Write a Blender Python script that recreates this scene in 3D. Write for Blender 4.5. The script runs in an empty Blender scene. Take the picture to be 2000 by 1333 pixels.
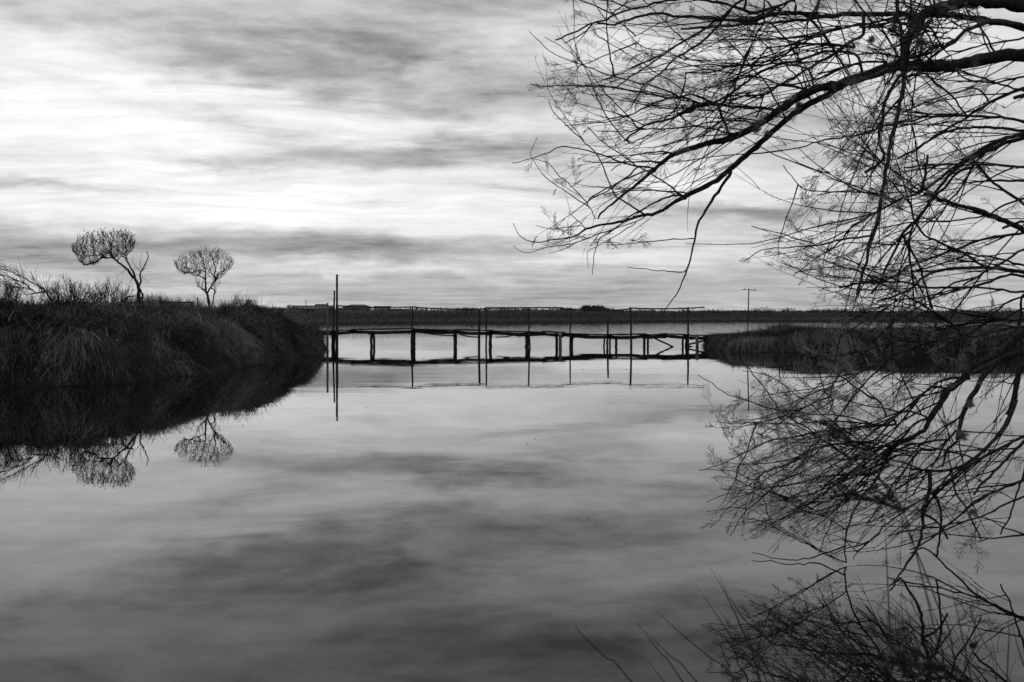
import bpy, math, random
import numpy as np
from mathutils import Vector

random.seed(7)
RNG = np.random.default_rng(11)
scene = bpy.context.scene
COL = scene.collection

# ------------------------------------------------------------------ camera
F, CX, HZ, H = 1944.0, 1000.0, 608.0, 1.6      # focal length and horizon of the 2000 px frame, eye height above the water
cam_data = bpy.data.cameras.new('camera')
cam_data.sensor_width = 36.0
cam_data.lens = 36.0 * F / 2000.0
cam_data.shift_y = -(666.5 - HZ) / 2000.0
cam_data.clip_start = 0.05
cam_data.clip_end = 8000.0
cam_data.dof.use_dof = True
cam_data.dof.focus_distance = 15.0
cam_data.dof.aperture_fstop = 8.0
cam = bpy.data.objects.new('camera', cam_data)
cam.location = (0, 0, H)
cam.rotation_euler = (math.radians(90), 0, 0)
COL.objects.link(cam)
scene.camera = cam

# ------------------------------------------------------------------ sky and sun
SUN_AZ, SUN_EL = math.radians(-46), math.radians(22)     # azimuth clockwise from +Y
world = bpy.data.worlds.new('World')
scene.world = world
world.use_nodes = True


class Nodes:
    def __init__(self, tree):
        self.t = tree

    def new(self, kind, **kw):
        n = self.t.nodes.new(kind)
        for k, v in kw.items():
            setattr(n, k, v)
        return n

    def put(self, sock, v):
        if isinstance(v, bpy.types.NodeSocket):
            self.t.links.new(v, sock)
        else:
            sock.default_value = v

    def m(self, op, a, b=None, c=None, clamp=False):
        n = self.new('ShaderNodeMath', operation=op, use_clamp=clamp)
        for i, v in enumerate((a, b, c)):
            if v is not None:
                self.put(n.inputs[i], v)
        return n.outputs[0]

    def comb(self, x, y, z):
        n = self.new('ShaderNodeCombineXYZ')
        for i, v in enumerate((x, y, z)):
            self.put(n.inputs[i], v)
        return n.outputs[0]

    def noise(self, vec, scale, detail=5.0, rough=0.55, dist=0.0):
        n = self.new('ShaderNodeTexNoise')
        self.put(n.inputs['Vector'], vec)
        n.inputs['Scale'].default_value = scale
        n.inputs['Detail'].default_value = detail
        n.inputs['Roughness'].default_value = rough
        n.inputs['Distortion'].default_value = dist
        return n.outputs['Fac'], n.outputs['Color']


def build_world():
    N = Nodes(world.node_tree)
    world.node_tree.nodes.clear()
    out = N.new('ShaderNodeOutputWorld')
    bg = N.new('ShaderNodeBackground')
    bg.inputs['Strength'].default_value = 0.1
    sky = N.new('ShaderNodeTexSky', sky_type='NISHITA')
    sky.sun_disc = False
    sky.sun_elevation = SUN_EL
    sky.sun_rotation = SUN_AZ
    sky.air_density = 1.5
    sky.dust_density = 3.0
    bw = N.new('ShaderNodeRGBToBW')
    N.t.links.new(sky.outputs[0], bw.inputs[0])
    tc = N.new('ShaderNodeTexCoord')
    D = tc.outputs['Generated']
    sep = N.new('ShaderNodeSeparateXYZ')
    N.t.links.new(D, sep.inputs[0])
    x, y, z = sep.outputs
    az = N.m('ARCTAN2', x, y)
    el = N.m('ARCSINE', z)
    # cloud sheet seen in perspective: coordinates on a high flat layer
    inv = N.m('DIVIDE', 1.0, N.m('ADD', N.m('MAXIMUM', z, 0.0), 0.085))
    X, Y = N.m('MULTIPLY', x, inv), N.m('MULTIPLY', y, inv)
    cr, sr = math.cos(0.16), math.sin(0.16)
    Xr = N.m('ADD', N.m('MULTIPLY', X, cr), N.m('MULTIPLY', Y, sr))
    Yr = N.m('SUBTRACT', N.m('MULTIPLY', Y, cr), N.m('MULTIPLY', X, sr))
    # broad cloud sheets, streaky wisps combed by the wind, and small mottling
    wob, wobc = N.noise(N.comb(X, Y, 5.5), 0.9, 3, 0.55)
    wx = N.m('MULTIPLY', N.m('SUBTRACT', wob, 0.5), 1.5)
    n1, _ = N.noise(N.comb(N.m('MULTIPLY', Xr, 0.50), N.m('ADD', Yr, wx), 3.1), 1.15, 5, 0.58)
    n2, _ = N.noise(N.comb(N.m('MULTIPLY', Xr, 0.34), N.m('ADD', N.m('MULTIPLY', Yr, 1.5), wx), 8.7), 3.2, 8, 0.68)
    n3, _ = N.noise(N.comb(N.m('MULTIPLY_ADD', wx, .3, X), N.m('MULTIPLY', Y, 1.3), 1.2), 4.2, 8, 0.66)
    # warp for the placed cloud banks
    wf, wc = N.noise(N.comb(N.m('MULTIPLY', az, 8.0), N.m('MULTIPLY', el, 20.0), 0.4), 1.0, 4, 0.62)
    ws = N.new('ShaderNodeVectorMath', operation='MULTIPLY_ADD')
    N.t.links.new(wc, ws.inputs[0])
    ws.inputs[1].default_value = (.24, .050, 0)
    ws.inputs[2].default_value = (-.12, -.025, 0)
    wv = N.new('ShaderNodeVectorMath', operation='ADD')
    N.t.links.new(N.comb(az, el, 0.0), wv.inputs[0])
    N.t.links.new(ws.outputs[0], wv.inputs[1])

    def bank(px, py, sx, sy, tilt, amp, prev):
        a0 = math.atan((px - CX) / F)
        e0 = math.atan((HZ - py) / F * math.cos(a0))
        mp = N.new('ShaderNodeMapping', vector_type='TEXTURE')
        N.t.links.new(wv.outputs[0], mp.inputs[0])
        mp.inputs['Location'].default_value = (a0, e0, 0)
        mp.inputs['Rotation'].default_value = (0, 0, -tilt)
        mp.inputs['Scale'].default_value = (sx / F * 2.0, sy / F * 2.0, 1)
        dt = N.new('ShaderNodeVectorMath', operation='DOT_PRODUCT')
        N.t.links.new(mp.outputs[0], dt.inputs[0])
        N.t.links.new(mp.outputs[0], dt.inputs[1])
        g = N.m('SUBTRACT', 1.0, dt.outputs['Value'], clamp=True)
        return N.m('MULTIPLY_ADD', N.m('MULTIPLY', g, g), amp, prev)

    banks = [
        (40, 40, 240, 55, 0.1, -.22), (560, 60, 320, 60, 0.1, -.16), (860, 105, 260, 60, -0.12, -.24),
        (1060, 176, 200, 36, 0.0, -.30), (430, 236, 110, 15, 0.12, -.34), (690, 305, 230, 28, -0.05, -.40),
        (960, 288, 130, 24, 0.12, -.28), (120, 362, 150, 11, 0.02, -.44), (430, 318, 80, 11, 0.12, -.30),
        (60, 482, 300, 26, 0.06, -.55), (600, 482, 280, 24, 0.05, -.50), (980, 478, 220, 16, 0.03, -.24), (420, 565, 700, 36, 0.0, -.20),
        (1450, 412, 170, 13, 0.04, -.32), (1300, 560, 600, 34, 0.0, -.12), (700, 180, 260, 30, 0.1, -.16),
        (330, 95, 180, 26, 0.15, -.12), (1180, 320, 120, 40, 0.0, -.10), (1540, 250, 140, 60, 0.1, -.14),
        (60, 270, 480, 150, 0.0, .20), (250, 400, 460, 50, 0.0, .12), (720, 405, 420, 50, 0.03, .20), (560, 250, 360, 70, 0.1, .12),
        (700, 522, 330, 13, 0.05, .26), (1450, 366, 140, 20, -0.05, .26), (1220, 505, 260, 15, 0.0, .22),
        (240, 150, 240, 34, 0.2, .16), (960, 40, 170, 30, 0.0, .16), (330, 190, 60, 18, 0.3, .10), (640, 225, 200, 22, 0.1, .16),
        (900, -90, 600, 70, 0.1, -.26), (1350, -50, 420, 60, 0, -.18), (250, -70, 500, 60, 0.1, -.22),
    ]
    total = 0.0
    for b in banks:
        total = bank(*b, total)
    total = N.m('MULTIPLY', total, N.m('MULTIPLY_ADD', n2, 1.6, 0.2))
    val = N.m('ADD', total, 0.66)
    val = N.m('ADD', val, N.m('MULTIPLY', N.m('SUBTRACT', n1, 0.5), 0.50))
    calm = N.new('ShaderNodeMapRange')          # distant cloud near the horizon runs together
    calm.inputs['From Min'].default_value, calm.inputs['From Max'].default_value = 0.02, 0.13
    calm.inputs['To Min'].default_value, calm.inputs['To Max'].default_value = 0.24, 0.78
    N.t.links.new(z, calm.inputs['Value'])
    val = N.m('ADD', val, N.m('MULTIPLY', N.m('SUBTRACT', n2, 0.5), calm.outputs[0]))
    mott = N.new('ShaderNodeMapRange')          # overhead the sheet breaks into mottled puffs
    mott.inputs['From Min'].default_value, mott.inputs['From Max'].default_value = 0.06, 0.24
    mott.inputs['To Min'].default_value, mott.inputs['To Max'].default_value = 0.40, 1.0
    N.t.links.new(z, mott.inputs['Value'])
    puff, _ = N.noise(N.comb(N.m('MULTIPLY_ADD', wx, .25, N.m('MULTIPLY', X, .8)), N.m('MULTIPLY', Y, 1.15), 11.3), 1.9, 8, 0.62)
    pc = N.new('ShaderNodeMapRange')
    pc.interpolation_type = 'SMOOTHSTEP'
    pc.inputs['From Min'].default_value, pc.inputs['From Max'].default_value = 0.36, 0.62
    pc.inputs['To Min'].default_value, pc.inputs['To Max'].default_value = -0.20, 0.13
    N.t.links.new(puff, pc.inputs['Value'])
    both = N.m('ADD', N.m('MULTIPLY', N.m('SUBTRACT', n3, 0.5), 0.55), pc.outputs[0])
    val = N.m('ADD', val, N.m('MULTIPLY', both, mott.outputs[0]))
    # thin cloud is brighter round the sun
    sd = Vector((math.sin(SUN_AZ) * math.cos(SUN_EL), math.cos(SUN_AZ) * math.cos(SUN_EL), math.sin(SUN_EL)))
    dot = N.m('ADD', N.m('ADD', N.m('MULTIPLY', x, sd.x), N.m('MULTIPLY', y, sd.y)), N.m('MULTIPLY', z, sd.z))
    glow = N.m('POWER', N.m('MAXIMUM', dot, 0.0), 3.0)
    val = N.m('ADD', val, N.m('MULTIPLY', glow, 0.10))
    val = N.m('MULTIPLY', val, N.m('MULTIPLY_ADD', dot, 0.16, 0.74))
    val = N.m('SUBTRACT', val, N.m('MULTIPLY', N.m('MAXIMUM', N.m('SUBTRACT', val, 0.66), 0.0), 0.38))
    val = N.m('MAXIMUM', val, 0.10)
    lum = N.m('ADD', N.m('MULTIPLY', val, 10.0), N.m('MULTIPLY', N.m('MINIMUM', bw.outputs[0], 6.0), 0.22))
    N.t.links.new(N.comb(lum, lum, lum), bg.inputs['Color'])
    N.t.links.new(bg.outputs[0], out.inputs[0])


build_world()
world.cycles.sampling_method = 'NONE'

sun_data = bpy.data.lights.new('sun', 'SUN')
sun_data.energy = 0.7
sun_data.angle = math.radians(20)
sun_data.color = (1.0, 1.0, 1.0)
sun = bpy.data.objects.new('sun', sun_data)
sdir = Vector((math.sin(SUN_AZ) * math.cos(SUN_EL), math.cos(SUN_AZ) * math.cos(SUN_EL), math.sin(SUN_EL)))
sun.rotation_euler = sdir.to_track_quat('Z', 'Y').to_euler()
COL.objects.link(sun)

vs = scene.view_settings
vs.view_transform = 'Standard'
vs.look = 'None'
vs.exposure = 0.0
vs.gamma = 1.0
vs.use_curve_mapping = False
scene.cycles.use_denoising = True
scene.cycles.use_adaptive_sampling = True
scene.cycles.adaptive_threshold = 0.02
scene.cycles.max_bounces = 5
scene.cycles.diffuse_bounces = 2
scene.cycles.glossy_bounces = 3
scene.cycles.sample_clamp_indirect = 4.0


# ------------------------------------------------------------------ helpers
def at(px, py, D):
    """point of the place that stands D metres ahead and shows at px, py"""
    return np.array([(px - CX) / F * D, D, H + (HZ - py) / F * D])


def link(o):
    COL.objects.link(o)
    return o


def tag(o, label=None, cat=None, group=None, kind=None):
    if label: o['label'] = label
    if cat: o['category'] = cat
    if group: o['group'] = group
    if kind: o['kind'] = kind
    return o


def empty(name, loc):
    o = bpy.data.objects.new(name, None)
    o.location = tuple(float(v) for v in loc)
    o.empty_display_size = 0.2
    return link(o)


class MB:
    """collects quads and triangles into one mesh"""
    def __init__(self):
        self.v, self.q, self.t3, self.tone, self.n = [], [], [], [], 0

    def add(self, v, quads=None, tris=None, tone=None):
        v = np.asarray(v, float).reshape(-1, 3)
        self.v.append(v)
        self.tone.append(np.ones(len(v)) if tone is None else np.broadcast_to(np.asarray(tone, float), (len(v),)))
        if quads is not None and len(quads): self.q.append(np.asarray(quads, np.int64).reshape(-1, 4) + self.n)
        if tris is not None and len(tris): self.t3.append(np.asarray(tris, np.int64).reshape(-1, 3) + self.n)
        self.n += len(v)

    def box(self, c, s, rot=None):
        c, s = np.asarray(c, float), np.asarray(s, float) / 2
        k = np.array([[i, j, l] for l in (-1, 1) for j in (-1, 1) for i in (-1, 1)], float) * s
        if rot is not None: k = k @ np.asarray(rot).T
        self.add(k + c, [[0, 2, 3, 1], [4, 5, 7, 6], [0, 1, 5, 4], [2, 6, 7, 3], [0, 4, 6, 2], [1, 3, 7, 5]])

    def tubes(self, P, R, S=5, tone=None, cap=True):
        """P (N,K,3) centre lines, R (N,K) radii"""
        P, R = np.asarray(P, float), np.asarray(R, float)
        if P.ndim == 2: P, R = P[None], R[None]
        n, K, _ = P.shape
        T = np.gradient(P, axis=1)
        T /= np.linalg.norm(T, axis=2, keepdims=True) + 1e-9
        mean = P[:, -1] - P[:, 0]
        ref = np.where((np.abs(mean[:, 2]) > 0.8 * np.linalg.norm(mean, axis=1))[:, None], [[0.0, 1.0, 0.0]], [[0.0, 0.31, 0.95]])
        A = np.cross(T, ref[:, None, :])
        A /= np.linalg.norm(A, axis=2, keepdims=True) + 1e-9
        B = np.cross(T, A)
        ang = np.arange(S) * 2 * math.pi / S
        V = P[:, :, None, :] + R[:, :, None, None] * (A[:, :, None, :] * np.cos(ang)[None, None, :, None] + B[:, :, None, :] * np.sin(ang)[None, None, :, None])
        idx = np.arange(n * K * S).reshape(n, K, S)
        a, b = idx[:, :-1, :], idx[:, 1:, :]
        a2, b2 = np.roll(a, -1, axis=2), np.roll(b, -1, axis=2)
        q = np.stack([a, a2, b2, b], -1).reshape(-1, 4)
        tn = None if tone is None else np.repeat(np.asarray(tone, float), K * S)
        tris = None
        if cap:
            f = []
            for i in range(1, S - 1):
                f.append(np.stack([idx[:, 0, 0], idx[:, 0, i + 1], idx[:, 0, i]], -1))
                f.append(np.stack([idx[:, -1, 0], idx[:, -1, i], idx[:, -1, i + 1]], -1))
            tris = np.concatenate(f)
        self.add(V.reshape(-1, 3), q, tris, tn)

    def ribbons(self, P, W, side, tone=None):
        """P (N,K,3), W (N,K) widths, side (N,3) direction of the width"""
        n, K, _ = P.shape
        V = np.stack([P - W[:, :, None] * side[:, None, :] / 2, P + W[:, :, None] * side[:, None, :] / 2], 2)
        idx = np.arange(n * K * 2).reshape(n, K, 2)
        q = np.stack([idx[:, :-1, 0], idx[:, :-1, 1], idx[:, 1:, 1], idx[:, 1:, 0]], -1).reshape(-1, 4)
        tn = None if tone is None else np.repeat(np.asarray(tone, float), K * 2)
        self.add(V.reshape(-1, 3), q, None, tn)

    def build(self, name, mat, parent=None, smooth=False, origin=None):
        me = bpy.data.meshes.new(name)
        v = np.concatenate(self.v)
        base = np.zeros(3)
        if parent is not None:
            p = parent
            while p is not None:
                base += np.array(p.location)
                p = p.parent
        elif origin is not None:
            base = np.asarray(origin, float)
        v = v - base
        q = np.concatenate(self.q) if self.q else np.zeros((0, 4), np.int64)
        t = np.concatenate(self.t3) if self.t3 else np.zeros((0, 3), np.int64)
        loops = np.concatenate([q.ravel(), t.ravel()]).astype(np.int32)
        tot = np.concatenate([np.full(len(q), 4), np.full(len(t), 3)]).astype(np.int32)
        start = np.concatenate([[0], np.cumsum(tot)[:-1]]).astype(np.int32)
        me.vertices.add(len(v)); me.vertices.foreach_set('co', v.astype(np.float32).ravel())
        me.loops.add(len(loops)); me.loops.foreach_set('vertex_index', loops)
        me.polygons.add(len(tot)); me.polygons.foreach_set('loop_start', start)
        if smooth: me.polygons.foreach_set('use_smooth', np.ones(len(tot), bool))
        me.update(calc_edges=True)
        at_ = me.attributes.new('tone', 'FLOAT', 'POINT')
        at_.data.foreach_set('value', np.concatenate(self.tone).astype(np.float32))
        me.materials.append(mat)
        o = bpy.data.objects.new(name, me)
        if parent is not None: o.parent = parent
        elif origin is not None: o.location = tuple(float(c) for c in origin)
        return link(o)


def smoothline(pts, step):
    """Catmull-Rom through pts, resampled about every step"""
    P = np.asarray(pts, float)
    if len(P) == 2:
        n = max(2, int(np.linalg.norm(P[1] - P[0]) / step) + 1)
        return P[0] + (P[1] - P[0]) * np.linspace(0, 1, n)[:, None]
    E = np.vstack([2 * P[0] - P[1], P, 2 * P[-1] - P[-2]])
    out = []
    for i in range(1, len(E) - 2):
        p0, p1, p2, p3 = E[i - 1:i + 3]
        n = max(2, int(np.linalg.norm(p2 - p1) / step) + 1)
        t = np.linspace(0, 1, n, endpoint=False)[:, None]
        out.append(0.5 * (2 * p1 + (p2 - p0) * t + (2 * p0 - 5 * p1 + 4 * p2 - p3) * t ** 2 + (3 * p1 - p0 - 3 * p2 + p3) * t ** 3))
    out.append(P[-1:])
    return np.vstack(out)


def unit(v):
    return v / (np.linalg.norm(v, axis=-1, keepdims=True) + 1e-9)


# ------------------------------------------------------------------ materials (a black and white photograph: neutral greys)
def material(name, lo, hi, scale=6.0, stretch=(1, 1, 1), rough=0.85, tone=False, bump=0.0, coord='Object', spec=0.25, detail=5):
    m = bpy.data.materials.new(name)
    m.use_nodes = True
    N = Nodes(m.node_tree)
    b = m.node_tree.nodes['Principled BSDF']
    tc = N.new('ShaderNodeTexCoord')
    mp = N.new('ShaderNodeMapping')
    mp.inputs['Scale'].default_value = stretch
    N.t.links.new(tc.outputs[coord], mp.inputs[0])
    f, c = N.noise(mp.outputs[0], scale, detail, 0.6)
    r = N.new('ShaderNodeMapRange')
    r.inputs['From Min'].default_value, r.inputs['From Max'].default_value = 0.3, 0.7
    r.inputs['To Min'].default_value, r.inputs['To Max'].default_value = lo, hi
    N.t.links.new(f, r.inputs['Value'])
    val = r.outputs[0]
    if tone:
        a = N.new('ShaderNodeAttribute', attribute_name='tone')
        val = N.m('MULTIPLY', val, a.outputs['Fac'])
    N.t.links.new(N.comb(val, val, val), b.inputs['Base Color'])
    b.inputs['Roughness'].default_value = rough
    b.inputs['Specular IOR Level'].default_value = spec
    if bump:
        bn = N.new('ShaderNodeBump')
        bn.inputs['Strength'].default_value = 0.7
        bn.inputs['Distance'].default_value = bump
        N.t.links.new(f, bn.inputs['Height'])
        N.t.links.new(bn.outputs[0], b.inputs['Normal'])
    return m


M = {
    'soil': material('damp_soil', .006, .016, 3.0, bump=.03, spec=.1),
    'grass': material('dry_grass', .045, .095, 2.0, tone=True, rough=.9, spec=.1),
    'pale_grass': material('pale_dead_grass', .11, .19, 3.0, tone=True, rough=.9, spec=.1),
    'reed': material('far_reeds', .05, .085, .25, tone=True, spec=.1),
    'scrub': material('far_scrub', .02, .05, .3, tone=True, spec=.1),
    'bark': material('dark_bark', .008, .055, 40.0, rough=.95, bump=.010, spec=.1),
    'twig': material('twig_bark', .008, .022, 20.0, rough=.9, tone=True, spec=.1),
    'spray': material('feathery_sprays', .15, .26, 8.0, tone=True, rough=.9, spec=.1),
    'lichen': material('pale_lichen', .12, .26, 30.0, rough=1.0, spec=.05),
    'tree_bark': material('tree_bark', .012, .035, 10.0, spec=.1),
    'leaf': material('small_dark_leaves', .015, .035, 8.0, spec=.1),
    'wood': material('weathered_wood', .012, .05, 6.0, (6, 6, .6), bump=.004, spec=.1),
    'plank': material('weathered_plank', .012, .05, 5.0, (.5, 5, 5), bump=.004, spec=.1),
    'pale_wood': material('pale_wood', .08, .15, 5.0, (5, 5, .5), bump=.003, spec=.1),
    'metal': material('dull_metal', .03, .05, 10.0, rough=.5, spec=.4),
    'rush': material('rush_stem', .015, .04, 12.0, rough=.6, tone=True),
    'spikelet': material('dark_spikelet', .012, .03, 60.0, rough=.8, spec=.1),
    'deadwood': material('pale_deadwood', .07, .14, 12.0, tone=True, spec=.1),
    'wall': material('pale_render', .3, .4, .5),
    'roof': material('tiled_roof', .04, .07, .6),
    'feather': material('dark_feathers', .03, .05, 20.0),
}


def water_material():
    m = bpy.data.materials.new('still_water')
    m.use_nodes = True
    N = Nodes(m.node_tree)
    b = m.node_tree.nodes['Principled BSDF']
    b.inputs['Base Color'].default_value = (.007, .007, .007, 1)
    b.inputs['Roughness'].default_value = 0.0
    b.inputs['IOR'].default_value = 1.40
    tc = N.new('ShaderNodeTexCoord')
    sep = N.new('ShaderNodeSeparateXYZ')
    N.t.links.new(tc.outputs['Object'], sep.inputs[0])
    x, y, z = sep.outputs
    a, _ = N.noise(N.comb(N.m('MULTIPLY', x, .8), N.m('MULTIPLY', y, 1.6), 0.0), 2.6, 3, .5, .3)      # small ripples
    l, _ = N.noise(N.comb(N.m('MULTIPLY', x, .35), y, 4.0), .55, 2, .5, .2)                              # long swell
    p, _ = N.noise(N.comb(N.m('MULTIPLY', x, .05), N.m('MULTIPLY', y, .12), 9.0), 1.0, 3, .5, .3)       # calm and ruffled patches
    pr = N.new('ShaderNodeMapRange')
    pr.inputs['From Min'].default_value, pr.inputs['From Max'].default_value = .4, .65
    pr.inputs['To Min'].default_value, pr.inputs['To Max'].default_value = .35, 1.3
    N.t.links.new(p, pr.inputs['Value'])
    fr = N.new('ShaderNodeMapRange')            # the open lagoon beyond the bridge is ruffled by the wind
    fr.interpolation_type = 'SMOOTHSTEP'
    fr.inputs['From Min'].default_value, fr.inputs['From Max'].default_value = 52, 80
    fr.inputs['To Min'].default_value, fr.inputs['To Max'].default_value = 0, 1
    N.t.links.new(y, fr.inputs['Value'])
    wide, _ = N.noise(N.comb(N.m('MULTIPLY', x, .5), y, 2.0), 1.6, 2, .5, .2)
    far = N.m('MULTIPLY', N.m('MULTIPLY', wide, fr.outputs[0]), .022)
    nr = N.new('ShaderNodeMapRange')            # sheltered, glassy water under the near bank
    nr.interpolation_type = 'SMOOTHSTEP'
    nr.inputs['From Min'].default_value, nr.inputs['From Max'].default_value = 4, 26
    nr.inputs['To Min'].default_value, nr.inputs['To Max'].default_value = .10, 1
    N.t.links.new(y, nr.inputs['Value'])
    h = N.m('ADD', N.m('ADD', far, N.m('MULTIPLY', N.m('MULTIPLY', N.m('MULTIPLY', a, .0006), nr.outputs[0]), pr.outputs[0])), N.m('MULTIPLY', N.m('MULTIPLY', l, nr.outputs[0]), .0042))
    bn = N.new('ShaderNodeBump')
    bn.inputs['Strength'].default_value = 1.0
    bn.inputs['Distance'].default_value = 1.0
    N.t.links.new(h, bn.inputs['Height'])
    N.t.links.new(bn.outputs[0], b.inputs['Normal'])
    return m


M['water'] = water_material()


# ------------------------------------------------------------------ water and land
w = MB()
w.add([(-4000, -300, 0), (4000, -300, 0), (4000, 6000, 0), (-4000, 6000, 0)], [[0, 1, 2, 3]])
tag(w.build('water', M['water']), kind='structure')


LATTICE = {}


def vnoise(x, y, s, seed=0):
    """smooth value noise on numpy arrays"""
    if seed not in LATTICE: LATTICE[seed] = np.random.default_rng(seed).random((64, 64))
    r = LATTICE[seed]
    u, v = np.asarray(x) / s + 100.3, np.asarray(y) / s + 57.7
    i, j = np.floor(u).astype(int), np.floor(v).astype(int)
    fu, fv = u - i, v - j
    fu, fv = fu * fu * (3 - 2 * fu), fv * fv * (3 - 2 * fv)
    g = lambda a, b: r[a % 64, b % 64]
    return (g(i, j) * (1 - fu) + g(i + 1, j) * fu) * (1 - fv) + (g(i, j + 1) * (1 - fu) + g(i + 1, j + 1) * fu) * fv


def inland(poly, x, y):
    """signed distance to the shore polygon, positive on land"""
    P = np.asarray(poly, float)
    Q = np.roll(P, -1, axis=0)
    x, y = np.asarray(x, float), np.asarray(y, float)
    d = np.full(x.shape, 1e9)
    ins = np.zeros(x.shape, bool)
    for (ax, ay), (bx, by) in zip(P, Q):
        ex, ey = bx - ax, by - ay
        t = np.clip(((x - ax) * ex + (y - ay) * ey) / (ex * ex + ey * ey), 0, 1)
        d = np.minimum(d, np.hypot(x - ax - t * ex, y - ay - t * ey))
        c = (ay > y) != (by > y)
        ins ^= c & (x < (bx - ax) * (y - ay) / (by - ay + 1e-12) + ax)
    return np.where(ins, d, -d)


class Bank:
    def __init__(self, poly, prof, rough, seed, extra=None):
        self.poly, self.prof, self.rough, self.seed, self.extra = poly, prof, rough, seed, extra

    def d(self, x, y):
        return inland(self.poly, x, y) + (vnoise(x, y, 1.3, self.seed + 3) - .5) * .7

    def h(self, x, y):
        d = self.d(x, y)
        z = np.interp(d, self.prof[0], self.prof[1])
        n = (vnoise(x, y, 1.1, self.seed) - .5) * self.rough + (vnoise(x, y, 3.7, self.seed + 1) - .5) * self.rough * 1.4
        z = z + n * np.clip(d, 0, 1)
        if self.extra: z = z + self.extra(x, y) * np.clip(d, 0, 1)
        return z

    def mesh(self, name, xs, ys):
        X, Y = np.meshgrid(xs, ys)
        Z = self.h(X, Y)
        n, k = X.shape
        idx = np.arange(n * k).reshape(n, k)
        q = np.stack([idx[:-1, :-1], idx[:-1, 1:], idx[1:, 1:], idx[1:, :-1]], -1)
        keep = np.maximum.reduce([Z[:-1, :-1], Z[:-1, 1:], Z[1:, 1:], Z[1:, :-1]]) > -.35
        b = MB()
        b.add(np.stack([X, Y, Z], -1), q[keep])
        return tag(b.build(name, M['soil'], smooth=True), kind='structure')

    def slope(self, x, y):
        e = .25
        return -np.stack([self.d(x + e, y) - self.d(x - e, y), self.d(x, y + e) - self.d(x, y - e)], -1) / (2 * e)


left_bank = Bank([(-16, 19.9), (-13.7, 20.4), (-10.7, 21.0), (-8.9, 21.9), (-8.4, 23.4), (-8.0, 25.9), (-7.75, 29.9), (-7.5, 33.1), (-7.35, 36.5), (-7.7, 40),
                  (-8.5, 44), (-10, 48), (-15, 54), (-30, 64), (-75, 75), (-75, 17)],
                 ([-1, 0, .2, .6, 1.6, 5, 8, 60], [-.5, .02, .5, .98, 1.27, 1.44, 1.48, 1.45]), .46, 1,
                 lambda x, y: .22 * np.exp(-((x + 13.5) / 2.6) ** 2 - ((y - 24.5) / 4) ** 2))
left_bank.mesh('left_bank', np.linspace(-75, -6.5, 170), np.concatenate([np.linspace(17, 48, 110), np.linspace(48.5, 76, 30)]))
right_bank = Bank([(9.0, 43.8), (8.5, 40.6), (8.9, 39.3), (10.9, 38.4), (16, 38.3), (24, 37.6), (44, 34), (44, 42), (24, 44.5), (12, 45.5), (9, 45)],
                  ([-1, 0, .12, .4, 2, 20], [-.5, .05, .36, .48, .50, .50]), .14, 21,
                  lambda x, y: .30 / (1 + np.exp(-(x - 11.0) * 4)) + .1*np.exp(-((x-11.8)/.7)**2) )
right_bank.mesh('right_bank', np.linspace(6.5, 44, 130), np.linspace(33, 46.5, 60))
near_bank = Bank([(-30, -20), (-30, 2.3), (-6, 2.6), (0, 3.1), (1.9, 3.5), (3.1, 4.2), (3.9, 5.4), (5.1, 8.0), (6.9, 11.2), (10, 13.5), (30, 15), (30, -20)],
                 ([-1, 0, .4, 1.5, 4, 30], [-.5, .0, .12, .25, .3, .5]), .08, 41)
near_bank.mesh('near_bank', np.linspace(-30, 30, 120), np.linspace(-20, 15, 90))

# far shore: a strip of low marsh that runs on to the horizon
fx = np.concatenate([np.linspace(-3500, -220, 12), np.linspace(-200, 320, 105), np.linspace(360, 3500, 12)])
fy0 = np.interp(fx, [-3500, -200, -60, -22, 0, 15, 30, 60, 120, 400, 3500], [90, 100, 117, 123, 128, 136, 149, 152, 150, 150, 160]) + (vnoise(fx, fx * 0, 9, 5) - .5) * 3
offs = [(-1, -.4), (.6, .25), (2, .45), (9, .55), (11, 1.15), (18, 1.35), (60, 1.4), (400, 1.4), (5500, 1.4)]
rise = lambda x, o: .38 / (1 + np.exp((np.asarray(x, float) - 18) / 5)) * np.clip((np.asarray(o, float) - 9) / 6, 0, 1) * np.clip(1 - (np.asarray(o, float) - 60) / 200, 0, 1)
X = np.repeat(fx[None], len(offs), 0)
Y = np.stack([fy0 + o for o, z in offs])
Z = np.stack([np.full(len(fx), z) + (vnoise(fx, fx * 0 + o, 4, 6) - .5) * (.25 if z > .3 else 0) + rise(fx, o) for o, z in offs])
idx = np.arange(X.size).reshape(X.shape)
b = MB()
b.add(np.stack([X, Y, Z], -1), np.stack([idx[:-1, :-1], idx[:-1, 1:], idx[1:, 1:], idx[1:, :-1]], -1))
tag(b.build('far_shore', M['soil']), kind='structure')


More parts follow.
